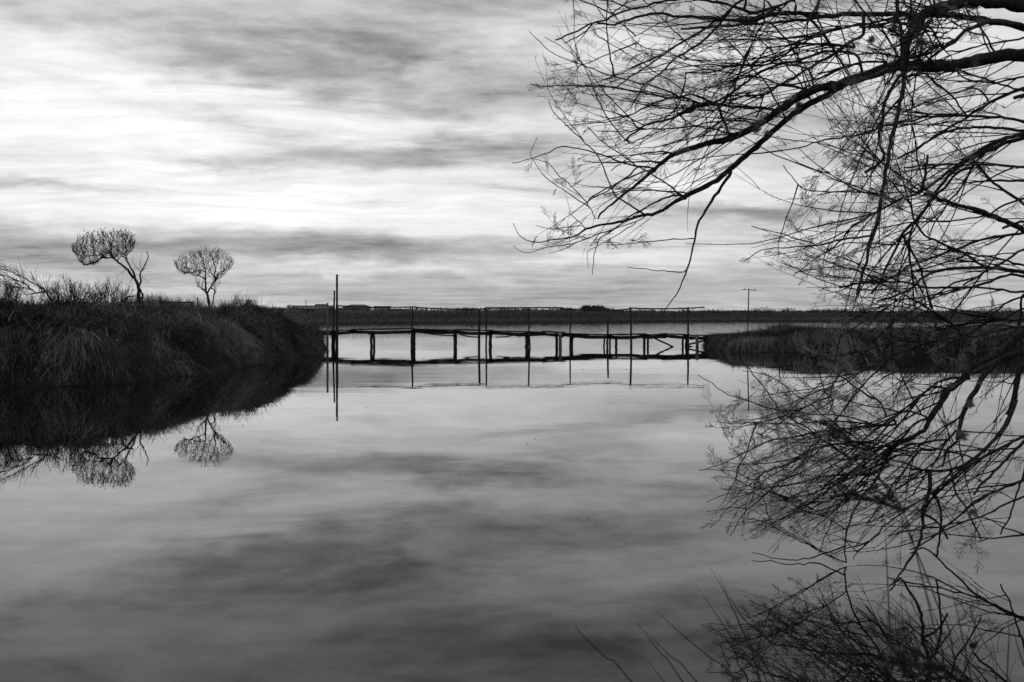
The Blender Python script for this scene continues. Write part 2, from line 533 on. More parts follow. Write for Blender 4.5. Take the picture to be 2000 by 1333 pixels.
# ------------------------------------------------------------------ grass
def blades(mb, base, hor, L, up, droop, width, tone, K=5, floor=.015, curl=.25, rng=RNG):
    """arching blades: base (N,3), hor (N,2) sideways reach per length, up/droop (N,) rise and fall per length"""
    n = len(base)
    t = np.linspace(0, 1, K)[None, :]
    P = np.zeros((n, K, 3))
    bend = (rng.random((n, 2)) - .5) * curl
    P[:, :, :2] = base[:, None, :2] + (hor[:, None, :] * (0.55 * t + .45 * t ** 2)[:, :, None] + bend[:, None, :] * (t ** 2)[:, :, None]) * L[:, None, None]
    P[:, :, 2] = base[:, None, 2] + L[:, None] * (up[:, None] * t - droop[:, None] * t ** 2)
    if floor is not None: P[:, :, 2] = np.maximum(P[:, :, 2], floor)
    W = width[:, None] * np.array([.8, 1, .85, .6, .15][:K] if K == 5 else np.linspace(1, .15, K))[None, :]
    a = rng.random(n) * 6.283
    side = np.stack([np.cos(a), np.sin(a) * .4, np.zeros(n)], -1)
    side = unit(side)
    mb.ribbons(P, W, side, tone)


def tussocks(mb, bank, C, n, L0, spread, droop, tone, lean=.6, wid=.012, rng=RNG):
    """tufts of arching blades round the centres C (T,2); the other values are numbers or (T,) arrays"""
    C = np.asarray(C, float).reshape(-1, 2)
    T = len(C)
    full = lambda v: np.repeat(np.broadcast_to(np.asarray(v, float), (T,)), n)
    L0, spread, droop, tone, lean, wid = [full(v) for v in (L0, spread, droop, tone, lean, wid)]
    patch = np.repeat((.25 + 1.6 * vnoise(C[:, 0], C[:, 1], 1.0, 77) ** 1.4), n)      # darker and paler stands of grass
    tone = tone * patch
    g = bank.slope(C[:, 0], C[:, 1])
    g = np.repeat(g / (np.linalg.norm(g, axis=1, keepdims=True) + 1e-6), n, 0)
    x = np.repeat(C[:, 0], n) + rng.normal(0, 1, T * n) * (.10 + .12 * spread)
    y = np.repeat(C[:, 1], n) + rng.normal(0, 1, T * n) * (.10 + .12 * spread)
    z = bank.h(x, y) - .03
    a = rng.random(T * n) * 6.283
    hor = np.stack([np.cos(a), np.sin(a)], -1) * (spread * (.35 + .65 * rng.random(T * n)))[:, None] + g * (lean * (.5 + rng.random(T * n)))[:, None]
    L = L0 * (.55 + .6 * rng.random(T * n))
    up = .75 + .35 * rng.random(T * n)
    dr = droop * (.6 + .8 * rng.random(T * n))
    w_ = wid * (.7 + .6 * rng.random(T * n))
    tn = tone * (.75 + .5 * rng.random(T * n))
    ok = z > -.02
    blades(mb, np.stack([x, y, z], -1)[ok], hor[ok], L[ok], up[ok], dr[ok], w_[ok], tn[ok], rng=rng)


def sow(bank, n, box, dmin, dmax):
    x, y = RNG.uniform(box[0], box[1], n * 6), RNG.uniform(box[2], box[3], n * 6)
    d = bank.d(x, y)
    k = np.where((d > dmin) & (d < dmax))[0][:n]
    return np.stack([x[k], y[k]], -1), d[k]


def rnd(lo, hi, n):
    return RNG.uniform(lo, hi, n)


mb = MB()
# low matted turf
pts, ds = sow(left_bank, 1000, (-26, -6.6, 18, 47), .02, 5.0)
k = len(pts)
tussocks(mb, left_bank, pts, 40, rnd(.25, .5, k), .8, rnd(.5, 1.1, k), rnd(.35, .8, k), rnd(-.2, .6, k))
# big separate tussocks that arch over and hang down towards the water
pts, ds = sow(left_bank, 430, (-26, -6.6, 18, 47), .2, 2.2)
k = len(pts)
tussocks(mb, left_bank, pts, 140, rnd(.4, .85, k), rnd(.35, .85, k), rnd(.7, 1.6, k), rnd(.45, 1.0, k) * rnd(.7, 2.6, k), rnd(-.1, .6, k), .011)
# fringe along the waterline
pts, ds = sow(left_bank, 420, (-19, -6.6, 18, 47), 0.0, .5)
k = len(pts)
tussocks(mb, left_bank, pts, 90, rnd(.4, .8, k), rnd(.3, .6, k), rnd(.7, 1.3, k), rnd(.6, 1.2, k) * rnd(.8, 2.6, k), rnd(.15, .6, k), .010)
# rough upright and wind-laid grass of the upper slope
pts, ds = sow(left_bank, 420, (-28, -7, 18, 48), 1.6, 6.0)
k = len(pts)
tall = .55 + .9 * vnoise(pts[:, 0], pts[:, 1], 2.2, 88)
tussocks(mb, left_bank, pts, 100, rnd(.4, .7, k) * tall, rnd(.3, .8, k), rnd(.15, 1.0, k), rnd(.4, 1.0, k) * rnd(.6, 2.3, k), rnd(-.4, .5, k), .010)
pts, ds = sow(left_bank, 500, (-34, -8, 24, 56), 5.0, 14)
k = len(pts)
tall = .5 + 1.0 * vnoise(pts[:, 0], pts[:, 1], 2.2, 89)
tussocks(mb, left_bank, pts, 30, rnd(.3, .6, k) * tall, .6, rnd(.2, .8, k), rnd(.5, 1.1, k), rnd(-.3, .3, k), .014)
# stiff broken stems sticking out every way
pts, ds = sow(left_bank, 4200, (-26, -6.8, 18, 47), .1, 5)
k = len(pts)
zz = left_bank.h(pts[:, 0], pts[:, 1])
blades(mb, np.stack([pts[:, 0], pts[:, 1], zz + rnd(0, .25, k)], -1), RNG.normal(0, .55, (k, 2)), rnd(.3, .75, k), rnd(.1, .9, k), rnd(0, .25, k), rnd(.007, .013, k), rnd(.8, 3.2, k), curl=.1)
tag(mb.build('bank_grass', M['grass']), 'dark matted dry grass covering the left bank', 'grass', kind='stuff')

mb = MB()
pts, ds = sow(right_bank, 900, (7.2, 30, 34, 46), .03, 2.6)
p2, d2 = sow(right_bank, 260, (6.8, 11, 37, 46), -.05, 3)
pts, ds = np.vstack([pts, p2]), np.concatenate([ds, d2])
low = ds < .9
k = low.sum()
tussocks(mb, right_bank, pts[low], 60, rnd(.5, .8, k), .28, rnd(1.2, 1.9, k), rnd(.6, 2.4, k), .42)
k = (~low).sum()
tussocks(mb, right_bank, pts[~low], 36, rnd(.3, .6, k), .5, rnd(.4, 1.1, k), rnd(.6, 1.4, k), rnd(-.1, .4, k))
tag(mb.build('spit_grass', M['grass']), 'dark grass hanging like thatch over the low right spit', 'grass', kind='stuff')

mb = MB()
pts, ds = sow(near_bank, 300, (-7, 8, -2, 6), .2, 5)
pts = pts[np.hypot(pts[:, 0], pts[:, 1]) > .8]
tussocks(mb, near_bank, pts, 26, rnd(.10, .18, len(pts)), .7, 1.0, rnd(.6, 1.2, len(pts)), .1, .006)
tag(mb.build('near_bank_grass', M['grass']), 'short grass on the near bank around the camera', 'grass', kind='stuff')

# distinct pale tussocks that spill down the left bank to the water, and upright tufts on the skyline
def own_tussock(name, bank, px, py, D, n, L0, spread, droop, tone, label, cat='grass', group=None, lean=.6, wid=.012, mat='pale_grass'):
    c = at(px, py, D)
    m_ = MB()
    tussocks(m_, bank, c[:2] + RNG.normal(0, .18 if mat == 'pale_grass' else .07, (4, 2)), n // 4, L0, spread, droop, tone, lean, wid)
    o = m_.build(name, M[mat], origin=(c[0], c[1], float(bank.h(np.array([c[0]]), np.array([c[1]]))[0])))
    return tag(o, label, cat, group)


G1 = 'pale tussocks spilling down the left bank'
own_tussock('grass_tussock', left_bank, 40, 690, 21.9, 240, .75, .8, 1.2, .8, 'pale grass tussock spilling down to the water, lowest left corner of the bank', 'tussock', G1)
own_tussock('grass_tussock', left_bank, 130, 690, 22.0, 300, .85, .75, 1.25, 1.0, 'pale fountain-like grass tussock below the windblown bare tree', 'tussock', G1)
own_tussock('grass_tussock', left_bank, 262, 690, 23.0, 240, .75, .75, 1.2, .8, 'grass tussock at the water below the tall leaning tree', 'tussock', G1)
own_tussock('grass_tussock', left_bank, 362, 690, 24.6, 260, .7, .75, 1.2, 1.0, 'pale grass tussock at the water left of the rounder tree', 'tussock', G1)
own_tussock('grass_tussock', left_bank, 480, 685, 29.5, 280, .75, .75, 1.2, 1.0, 'pale rounded grass tussock at the water midway to the footbridge', 'tussock', G1)
own_tussock('grass_tussock', left_bank, 585, 668, 37.2, 240, .75, .7, 1.2, 1.0, 'pale grass tussock beside the left end of the footbridge', 'tussock', G1)
G2 = 'upright grass tufts on the left skyline'
own_tussock('grass_tuft', left_bank, 335, 590, 31.5, 260, .75, .32, .12, .6, 'upright dark grass tuft between the two bare trees', 'grass tuft', G2, 0, .012, 'grass')
own_tussock('grass_tuft', left_bank, 440, 592, 32.5, 130, .7, .35, .12, .6, 'upright thin grass tuft just right of the rounder tree', 'grass tuft', G2, 0, .012, 'grass')
own_tussock('grass_tuft', left_bank, 478, 597, 34, 80, .85, .55, .25, .6, 'loose spray of long grass in front of the far water tower', 'grass tuft', G2, 0, .012, 'grass')
own_tussock('grass_tuft', left_bank, 540, 598, 36, 60, .7, .5, .25, .6, 'sparse grass wisps near the right end of the left bank', 'grass tuft', G2, 0, .012, 'grass')
own_tussock('grass_tuft', right_bank, 1430, 640, 40, 90, .55, .45, .3, .7, 'small grass tuft at the left end of the spit beside the perch pole', 'grass tuft', None, 0, .012, 'grass')

# far reeds and scrub (one mass in the photograph)
mb = MB()
n = 26000
x = RNG.uniform(-190, 260, n)
y0 = np.interp(x, fx, fy0)
row = RNG.choice([0, 1, 2], n, p=[.45, .35, .2])
o = np.where(row == 0, RNG.uniform(.2, 3.0, n), np.where(row == 1, RNG.uniform(8, 12, n), RNG.uniform(12, 26, n)))
zb = np.interp(o, [q[0] for q in offs], [q[1] for q in offs]) + rise(x, o)
Lr = np.where(row == 0, RNG.uniform(.25, .55, n), RNG.uniform(.3, .75, n)) * (.6 + .8 * vnoise(x, o, 3, 9))
blades(mb, np.stack([x, y0 + o, zb - .05], -1), RNG.normal(0, .25, (n, 2)), Lr, np.full(n, 1.0), RNG.uniform(0, .3, n), RNG.uniform(.05, .12, n), np.where(row == 0, 1.3, .8) * RNG.uniform(.6, 1.3, n), K=3, floor=None)
tag(mb.build('far_reeds', M['reed']), 'reeds and marsh grass along the far shore', 'reeds', kind='stuff')


def leaf_cloud(mb, c, r, n, size, tone, rng=RNG, squash=1.0):
    d = unit(rng.normal(0, 1, (n, 3)))
    rad = rng.random(n) ** .45
    p = c + d * rad[:, None] * np.asarray(r)[None] * np.array([1, 1, squash])
    a, b_ = unit(rng.normal(0, 1, (n, 3))), unit(rng.normal(0, 1, (n, 3)))
    s = size * (.5 + rng.random(n))[:, None]
    V = np.stack([p, p + a * s, p + b_ * s], 1)
    mb.add(V, None, np.arange(3 * n).reshape(n, 3), np.repeat(tone * (.6 + .8 * rng.random(n)), 3))


mb = MB()
for i in range(620):
    x = RNG.uniform(-190, 260)
    y0 = float(np.interp(x, fx, fy0))
    o = RNG.uniform(13, 34)
    r = RNG.uniform(.6, 1.6)
    k = (.2 + 2.6 * float(vnoise(np.array(x), np.array(0.0), 3.6, 12)) ** 1.5) if x > 20 else (.1 + 1.1 * float(vnoise(np.array(x), np.array(0.0), 4, 12)) ** 1.5)
    zg = 1.35 + float(rise(x, o))
    leaf_cloud(mb, np.array([x, y0 + o, zg + .22 * k]), (r * 1.5, r, .42 * k), 90, .16, RNG.choice([.6, .9, 1.2]))
    if RNG.random() < .35:
        nn = 14
        bs = np.stack([x + RNG.normal(0, r * .7, nn), np.full(nn, y0 + o), np.full(nn, zg + .1)], -1)
        blades(mb, bs, RNG.normal(0, .3, (nn, 2)), np.full(nn, .6 * k) * RNG.uniform(.5, 1.3, nn), np.ones(nn), np.zeros(nn), np.full(nn, .06), np.full(nn, .8), K=3, floor=None)
tag(mb.build('far_scrub', M['scrub']), 'low scrub and bushes along the far horizon', 'scrub', kind='stuff')


# ------------------------------------------------------------------ far buildings, mast, hut, bushes, birds
def zat(py, D):
    return H + (HZ - py) / F * D


def xat(px, D):
    return (px - CX) / F * D


D = 520
t = empty('hip_roofed_house', (xat(698, D), D, 1.3))
tag(t, 'long low house with hipped roof on the horizon above the handrail start', 'house')
x0, x1 = xat(670, D), xat(726, D)
b = MB(); b.box(((x0 + x1) / 2, D, (1.3 + zat(600, D)) / 2), (x1 - x0 - .8, 7, zat(600, D) - 1.3)); b.build('wall', M['wall'], t)
b = MB()
e, rz = zat(600.2, D) + .02, zat(595.2, D)
b.add([(x0, D - 4, e), (x1, D - 4, e), (x1, D + 4, e), (x0, D + 4, e), (x0 + 4, D, rz), (x1 - 4, D, rz)], [[0, 1, 5, 4], [2, 3, 4, 5], [0, 3, 2, 1]], [[1, 2, 5], [3, 0, 4]])
b.build('roof', M['roof'], t)
for k in range(5):
    b = MB(); b.box((x0 + 2 + k * (x1 - x0 - 4) / 4, D - 3.53, 2.4), (1.0, .1, 1.0)); b.build('window', M['roof'], t)

t = empty('flat_roofed_shed', (xat(610, D), D, 1.3))
tag(t, 'long pale flat-roofed shed on the horizon behind the mooring poles', 'shed')
x0, x1 = xat(577, D), xat(650, D)
b = MB(); b.box(((x0 + x1) / 2, D, (1.3 + zat(598, D)) / 2), (x1 - x0, 8, zat(598, D) - 1.3)); b.build('wall', M['wall'], t)
b = MB(); b.box(((x0 + x1) / 2, D, zat(598, D) + .12), (x1 - x0 + .6, 8.6, .22)); b.build('roof', M['roof'], t)
b = MB(); b.box((xat(627, D), D + .5, zat(596.3, D) + .12), (xat(638, D) - xat(617, D), 5, .9)); b.build('upper_storey', M['wall'], t)
for k in range(6):
    b = MB(); b.box((xat(618.5 + 3.4 * k, D), D - 2.05, zat(596.0, D) + .12), (.5, .1, .5)); b.build('window', M['roof'], t)

t = empty('mast', (xat(597.6, 500), 500, 1.3))
tag(t, 'thin mast on the horizon left of the mooring poles', 'mast')
p0 = np.array([xat(597.6, 500), 500, 1.3]); p1 = p0.copy(); p1[2] = zat(586, 500)
b = MB(); b.tubes(np.linspace(p0, p1, 4), np.array([.2, .18, .16, .14]), 6); b.build('pole', M['metal'], t)
b = MB(); b.box(p1 + [0, 0, .15], (.45, .45, .3)); b.build('lamp_head', M['metal'], t)

D = 760
t = empty('water_tower', (xat(485.5, D), D, 1.3))
tag(t, 'small pale water tower on the horizon above the left bank', 'tower')
c0 = np.array([xat(485.5, D), D, 0])
b = MB(); b.tubes(np.stack([c0 + [0, 0, z] for z in (1.3, 5, zat(594, D))]), np.array([1.7, 1.6, 1.5]), 14); b.build('shaft', M['wall'], t)
b = MB(); b.tubes(np.stack([c0 + [0, 0, z] for z in (zat(594, D), zat(592, D), zat(588, D), zat(586.8, D))]), np.array([1.55, 1.9, 2.15, 2.15]), 14); b.build('tank', M['wall'], t)
b = MB(); b.tubes(np.stack([c0 + [0, 0, z] for z in (zat(586.8, D), zat(586, D))]), np.array([2.3, 2.2]), 14); b.build('parapet', M['roof'], t)

D = 540
t = empty('farm_shed', (xat(746, D), D, 1.3))
tag(t, 'pale low farm shed on the horizon right of the hip-roofed house', 'shed')
x0, x1 = xat(731, D), xat(762, D)
b = MB(); b.box(((x0 + x1) / 2, D, (1.3 + zat(599.4, D)) / 2), (x1 - x0, 6, zat(599.4, D) - 1.3)); b.build('wall', M['wall'], t)
b = MB()
e, rz = zat(599.4, D) + .02, zat(598.2, D)
b.add([(x0 - .3, D - 3.4, e), (x1 + .3, D - 3.4, e), (x1 + .3, D + 3.4, e), (x0 - .3, D + 3.4, e), (x0 - .3, D, rz), (x1 + .3, D, rz)], [[0, 1, 5, 4], [2, 3, 4, 5], [0, 3, 2, 1]], [[1, 2, 5], [3, 0, 4]])
b.build('roof', M['roof'], t)

D = 163
t = empty('reed_hut', (xat(1408, D), D, 1.2))
tag(t, 'low dark flat-roofed hide among the far scrub on the right', 'hut')
x0, x1 = xat(1392, D), xat(1425, D)
b = MB(); b.box(((x0 + x1) / 2, D, (1.2 + zat(613, D)) / 2 - .1), (x1 - x0 - .5, 1.8, zat(613, D) - 1.2 + .2)); b.build('wall', M['wood'], t)
b = MB(); b.box(((x0 + x1) / 2, D, zat(612, D)), (x1 - x0, 2.4, .16)); b.build('roof', M['plank'], t)


def round_bush(px, pytop, wpx, D, label, n, name='round_bush', flat=.9, zb=1.3):
    c = np.array([xat(px, D), D, zb])
    t = empty(name, c)
    tag(t, label, 'bush')
    top, r = zat(pytop, D), wpx / F * D / 2
    st = MB()
    m_ = MB()
    for k in range(8):
        a = k * .8
        e = c + np.array([math.cos(a) * r * .75, math.sin(a) * r * .6, (top - zb) * RNG.uniform(.6, .9)])
        P = smoothline([c, (c + e) / 2 + [0, 0, .1], e], .2)
        st.tubes(P, np.linspace(.07, .02, len(P)), 4)
        leaf_cloud(m_, e * .8 + c * .2, (r * .42, r * .4, (top - zb) * .3), n, .10 * r, RNG.uniform(.6, 1.2))
        bs = np.repeat(e[None] * .85 + c[None] * .15, 10, 0)
        blades(m_, bs, RNG.normal(0, .6, (10, 2)), np.full(10, (top - zb) * .42), RNG.uniform(.2, 1, 10), np.zeros(10), np.full(10, .05), np.full(10, .8), K=3, floor=None)
    leaf_cloud(m_, c + [0, 0, (top - zb) * .4], (r * .85, r * .6, (top - zb) * .4), n * 3, .10 * r, .7)
    st.build('trunk', M['tree_bark'], t)
    m_.build('crown', M['scrub'], t)


round_bush(1160, 597.0, 60, 165, 'broad round bush standing above the far scrub behind the bridge', 150)
round_bush(568, 595, 18, 230, 'small dome-shaped bush on the horizon left of the mast', 90)


def bird(px, py, D, span, label, rot):
    c = at(px, py, D)
    t = empty('bird', c)
    tag(t, label, 'bird', 'birds in the sky')
    b = MB()
    P = np.linspace(c - [span * .22, 0, 0], c + [span * .22, 0, 0], 6)
    b.tubes(P, span * np.array([.02, .07, .09, .08, .05, .015]), 6)
    b.build('body', M['feather'], t, True)
    for s in (-1, 1):
        b = MB()
        w0, w1, w2 = c, c + np.array([.05, s * .25, .16]) * span, c + np.array([-.05, s * .52, .06]) * span
        k = np.array([.09, 0, 0]) * span
        v = [w0 - k, w0 + k, w1 - k, w1 + k * .8, w2 - k * .3, w2]
        v = v + [p + np.array([0, 0, .02 * span]) for p in v]
        b.add(v, [[0, 1, 3, 2], [2, 3, 5, 4], [6, 8, 9, 7], [8, 10, 11, 9], [0, 6, 7, 1], [1, 7, 9, 3], [3, 9, 11, 5], [0, 2, 8, 6], [2, 4, 10, 8], [4, 5, 11, 10]])
        b.build('wing', M['feather'], t)
    return t


bird(594.8, 576.3, 240, .42, 'tiny dark bird flying just above the thin mast', 0)


# ------------------------------------------------------------------ footbridge
DB = 44.4                                  # distance of the bridge
SB = DB / F


def bp(px, py, dy=0.0):
    """point on the bridge's front plane (waterline at 678), moved dy metres back"""
    return np.array([(px - CX) * SB, DB + dy, (678 - py) * SB])


bridge = empty('footbridge', bp(1000, 678))
tag(bridge, 'rickety weathered wooden plank footbridge on thin piles across the channel', 'footbridge')


def rough_post(pts, dia, dia2=None, S=8, jit=.012, name='pile', mat='wood', parent=None, origin=None):
    P = smoothline(pts, .16)
    P = P + RNG.normal(0, jit * .5, P.shape)
    R = np.linspace(dia / 2, (dia2 or dia) / 2, len(P)) * (1 + RNG.normal(0, .05, len(P)))
    b = MB()
    b.tubes(P, R, S)
    return b.build(name, M[mat], parent, False, origin)


def beam(a, c, hgt, dep, name, mat='plank', parent=None, nseg=6, sag=0.0, jit=.006):
    """a sawn board from a to c with a slightly uneven outline"""
    a, c = np.asarray(a, float), np.asarray(c, float)
    t = np.linspace(0, 1, nseg + 1)
    P = a + (c - a) * t[:, None]
    P[:, 2] -= sag * 4 * t * (1 - t)
    P[1:-1, 2] += RNG.normal(0, jit, nseg - 1)
    d = unit(c - a)
    up = unit(np.array([-d[2], 0, d[0]])) if abs(d[0]) > abs(d[1]) else np.array([0, 0, 1.0])
    dp = np.cross(up, d)
    V = np.stack([P - up * hgt / 2 - dp * dep / 2, P - up * hgt / 2 + dp * dep / 2, P + up * hgt / 2 + dp * dep / 2, P + up * hgt / 2 - dp * dep / 2], 1)
    idx = np.arange(V.shape[0] * 4).reshape(-1, 4)
    q = [[idx[i, k], idx[i, (k + 1) % 4], idx[i + 1, (k + 1) % 4], idx[i + 1, k]] for i in range(nseg) for k in range(4)]
    q += [list(idx[0][::-1]), list(idx[-1])]
    b = MB()
    b.add(V, q)
    return b.build(name, M[mat], parent)


deck_px = [598, 640, 684, 725, 805, 890, 940, 1000, 1063, 1100, 1189, 1231, 1295, 1344, 1395]
deck_py = [647, 644.2, 644.2, 644.6, 642.2, 644.4, 646.0, 646.8, 648.2, 650.2, 654.2, 653.4, 652.4, 654.2, 654.4]
dk = lambda px: float(np.interp(px, deck_px, deck_py))
spans = [(598, 690), (685, 808), (803, 895), (889, 963), (955, 1066), (1059, 1104), (1098, 1196), (1186, 1264), (1256, 1304), (1294, 1348), (1339, 1397)]
for i, (a, c) in enumerate(spans):
    lift = (.0, .032)[i % 2]
    for k in range(3):
        dy = .04 + k * .31 + RNG.uniform(-.01, .01)
        j = RNG.uniform(-.6, .6)
        z = lift + RNG.uniform(-.008, .008)
        beam(bp(a + j, dk(a) + 1.1, dy) + [0, 0, z], bp(c + j, dk(c) + 1.1, dy) + [0, 0, z], .05, .285, 'plank', 'plank', bridge, 6, RNG.uniform(0, .015))
    for dy in (.03, .78):
        s = .02 + .05 * RNG.random()
        beam(bp(a + 2, dk(a) + 4.6, dy), bp(c - 2, dk(c) + 4.6 + RNG.uniform(-.5, 1.2), dy), .125, .07, 'stringer', 'wood', bridge, 6, s * (.4 if i in (5, 8, 9) else 1), .01)
# sagging offcut boards under the deck
for (x0, y0, x1, y1) in [(822, 650, 886, 656), (896, 653, 934, 659.5), (968, 659, 1004, 655), (1010, 657, 1030, 653.5), (1125, 658, 1180, 661)]:
    beam(bp(x0, y0, .1), bp(x1, y1, .1), .05, .06, 'loose_board', 'wood', bridge, 4, .03)
# piles: px top, px foot, diameter px, depth behind the front plane
piles = [(648, 648.5, 7, .15), (649, 646, 5, .8), (725, 725, 5.4, .12), (724.2, 726, 5, .78), (805.5, 805.2, 6.6, .10), (806.5, 805, 5.5, .8), (887, 888, 5.4, .12), (888.5, 887.4, 5, .8),
         (959, 957.5, 6.4, .14), (957, 958.6, 5, .8), (1029, 1028.5, 7.5, .14), (1030.5, 1030, 5, .8), (1087, 1088, 5.6, .55), (1094.5, 1094, 6.6, -.02), (1119, 1117.5, 5.4, .25), (1117.5, 1119, 4.6, .8),
         (1182.5, 1181, 3.6, .5), (1188, 1187, 4.4, .1), (1194.5, 1193.5, 4, .4), (1204.5, 1203.5, 5, .12), (1259.5, 1258.5, 5, .12), (1270, 1269.6, 4.6, .7), (1336, 1335.5, 4.4, .2), (1345.5, 1343.5, 5.4, .6)]
for (xt, xf, dia, dy) in piles:
    xm = (xt + xf) / 2 + RNG.uniform(-1.2, 1.2)
    rough_post([bp(xf, 684, dy), bp(xm, 668, dy), bp(xt, dk(xt) + 2.6, dy)], dia * SB * 1.02, dia * SB * .92, 8, .01, 'pile', 'pale_wood' if xt == 1094.5 else 'wood', bridge)
# cap pieces across the pile heads
for px_, w_, ang in [(721, 6, .1), (798.5, 5.5, -.35), (888.5, 6, 0), (953.5, 4, 0), (1098.5, 4, 0), (1121, 5, 0), (1205, 8, 0), (1258.5, 9, 0), (1271, 9, 0), (1335, 6, .2), (1355, 16, .1)]:
    beam(bp(px_ - w_ / 2, dk(px_) + 7.2 + ang * 4, .0), bp(px_ + w_ / 2, dk(px_) + 7.2 - ang * 4, .0), .11, .07, 'cap_block', 'wood', bridge, 2)
# rail posts; some stand in the water in front of the deck
rail_posts = [(660.5, 597.5, 660, 684, 2.9, -.06), (806.2, 600.5, 805, 648, 3.6, -.04), (936.8, 604.2, 935.8, 684, 4.6, -.08), (950, 601.5, 949.5, 684, 3.4, -.08), (1032.4, 602, 1035, 684, 3.2, -.08),
              (1113.4, 604.4, 1113, 684, 2.9, -.07), (1230.8, 602.5, 1232.4, 684, 4.2, -.08), (1342.8, 602, 1344, 684, 3.6, -.08)]
for (xt, yt, xf, yf, dia, dy) in rail_posts:
    rough_post([bp(xf, yf, dy), bp((xt + xf) / 2 + RNG.uniform(-.5, .5), (yt + yf) / 2, dy), bp(xt, yt - .6, dy)], dia * SB * 1.08, dia * SB * .92, 8, .006, 'rail_post', 'wood', bridge)
rough_post([bp(1188, 684, .45), bp(1189, 650, .45), bp(1189.8, 617, .45)], 4 * SB, 3.6 * SB, 8, .006, 'stub_post', 'wood', bridge)
beam(bp(1357.6, 684, -.5), bp(1357.4, 652.5, -.5), .135, .05, 'board_post', 'pale_wood', bridge, 3, 0, 0)
for line in [[(658.6, 597.4), (690, 599.3), (729.7, 600.9), (775, 600.6), (814, 599.7)], [(812, 600.6), (855, 603.4), (900, 604.9), (937, 604.4), (951, 602.6)], [(949, 601.3), (1000, 601.6), (1050, 601.2), (1100, 601.7)],
             [(1094, 602.0), (1113, 604.4), (1147, 606.5), (1195, 606.8), (1232, 603.2)], [(1228, 602.0), (1269, 603.4), (1340, 602.4), (1375, 600.5)]]:
    P = smoothline([bp(x, y, -.15) for x, y in line], .2)
    b = MB()
    b.tubes(P, np.full(len(P), 1.3 * SB) * (1 + RNG.normal(0, .06, len(P))), 6)
    b.build('handrail', M['wood'], bridge)
for (x0, y0, x1, y1, dy) in [(1276, 659, 1318, 679.5, .2), (1345, 674, 1392, 662.5, .3)]:
    beam(bp(x0, y0, dy), bp(x1, y1, dy), .075, .06, 'brace', 'wood', bridge, 3)
beam(bp(1345, 675.5, .35), bp(1362, 680, .35), .05, .05, 'brace', 'wood', bridge, 2)

# mooring poles beside the left end
def mooring(px_top, py_top, px_foot, D, dia_px, label, mat='wood', square=False):
    s = D / F
    foot = np.array([xat(px_foot, D), D, -.5])
    top = np.array([xat(px_top, D), D, zat(py_top, D)])
    o = rough_post([foot, (foot + top) / 2 + [RNG.uniform(-.015, .015), 0, 0], top], dia_px * s * 1.08, dia_px * s * .95, 8, .004, 'mooring_pole', mat, None, foot)
    return tag(o, label, 'pole', 'poles at the left end of the footbridge')


mooring(639.5, 592, 639.3, 43.0, 4.3, 'short pale mooring pole standing furthest left of the three by the bridge', 'pale_wood')
mooring(653.2, 568, 649.5, 45.0, 3.6, 'middle-height leaning mooring pole pressed against the tallest one')
mooring(658.2, 536.3, 656.8, 44.2, 4.2, 'tallest mooring pole at the left end of the footbridge')

# perch pole and stake on the spit
D = 41.0
t = empty('perch_pole', (xat(1461, D), D, .6))
tag(t, 'thin pole with a crossbar on the low right spit', 'pole')
rough_post([np.array([xat(1460, D), D, .5]), np.array([xat(1462.5, D), D, zat(564.5, D)])], 2.5 * D / F, 2.2 * D / F, 7, .003, 'post', 'wood', t)
b = MB()
P = np.stack([np.array([xat(x_, D), D - .04, zat(y_, D)]) for x_, y_ in [(1448, 566.2), (1462, 566.3), (1478, 568.2)]])
b.tubes(P, np.full(3, .013), 5); b.build('crossbar', M['metal'], t)
for x_, ya, yb in [(1453.2, 562.3, 566.4), (1472.8, 564, 567.6)]:
    b = MB(); b.tubes(np.stack([np.array([xat(x_, D), D - .04, zat(yb, D)]), np.array([xat(x_ + .4, D), D - .04, zat(ya, D)])]), np.full(2, .011), 5)
    b.build('prong', M['metal'], t)
D = 41.5
o = rough_post([np.array([xat(1522, D), D, .5]), np.array([xat(1522.6, D), D, zat(632, D)]), np.array([xat(1524, D), D, zat(624.5, D)])], 3.0 * D / F, 1.6 * D / F, 6, .006, 'stake', 'wood', None, (xat(1522, D), D, .5))
tag(o, 'short broken stake poking from the spit grass right of the perch pole', 'stake')
D = 36.0
t = empty('fence_rail', (xat(310, D), D, 1.2))
tag(t, 'low horizontal wooden rail running behind the two bare trees', 'fence')
beam(np.array([xat(246, D), D, zat(592, D)]), np.array([xat(376, D), D, zat(590.5, D)]), .055, .06, 'rail', 'plank', t, 6)
for x_ in (252, 300, 373):
    rough_post([np.array([xat(x_, D), D + .06, 1.0]), np.array([xat(x_, D), D + .06, zat(591, D)])], .09, .085, 7, .004, 'post', 'wood', t)
D = 34.5
o = rough_post([np.array([xat(387, D), D, 1.0]), np.array([xat(386.5, D), D, zat(596, D)]), np.array([xat(385.8, D), D, zat(581, D)])], .06, .045, 7, .006, 'stake', 'wood', None, (xat(387, D), D, 1.0))
tag(o, 'thin upright stake between the rail and the rounder bare tree', 'stake')


# ------------------------------------------------------------------ bare trees on the left bank
def in_poly(poly, x, y):
    return inland(poly, x, y) > 0


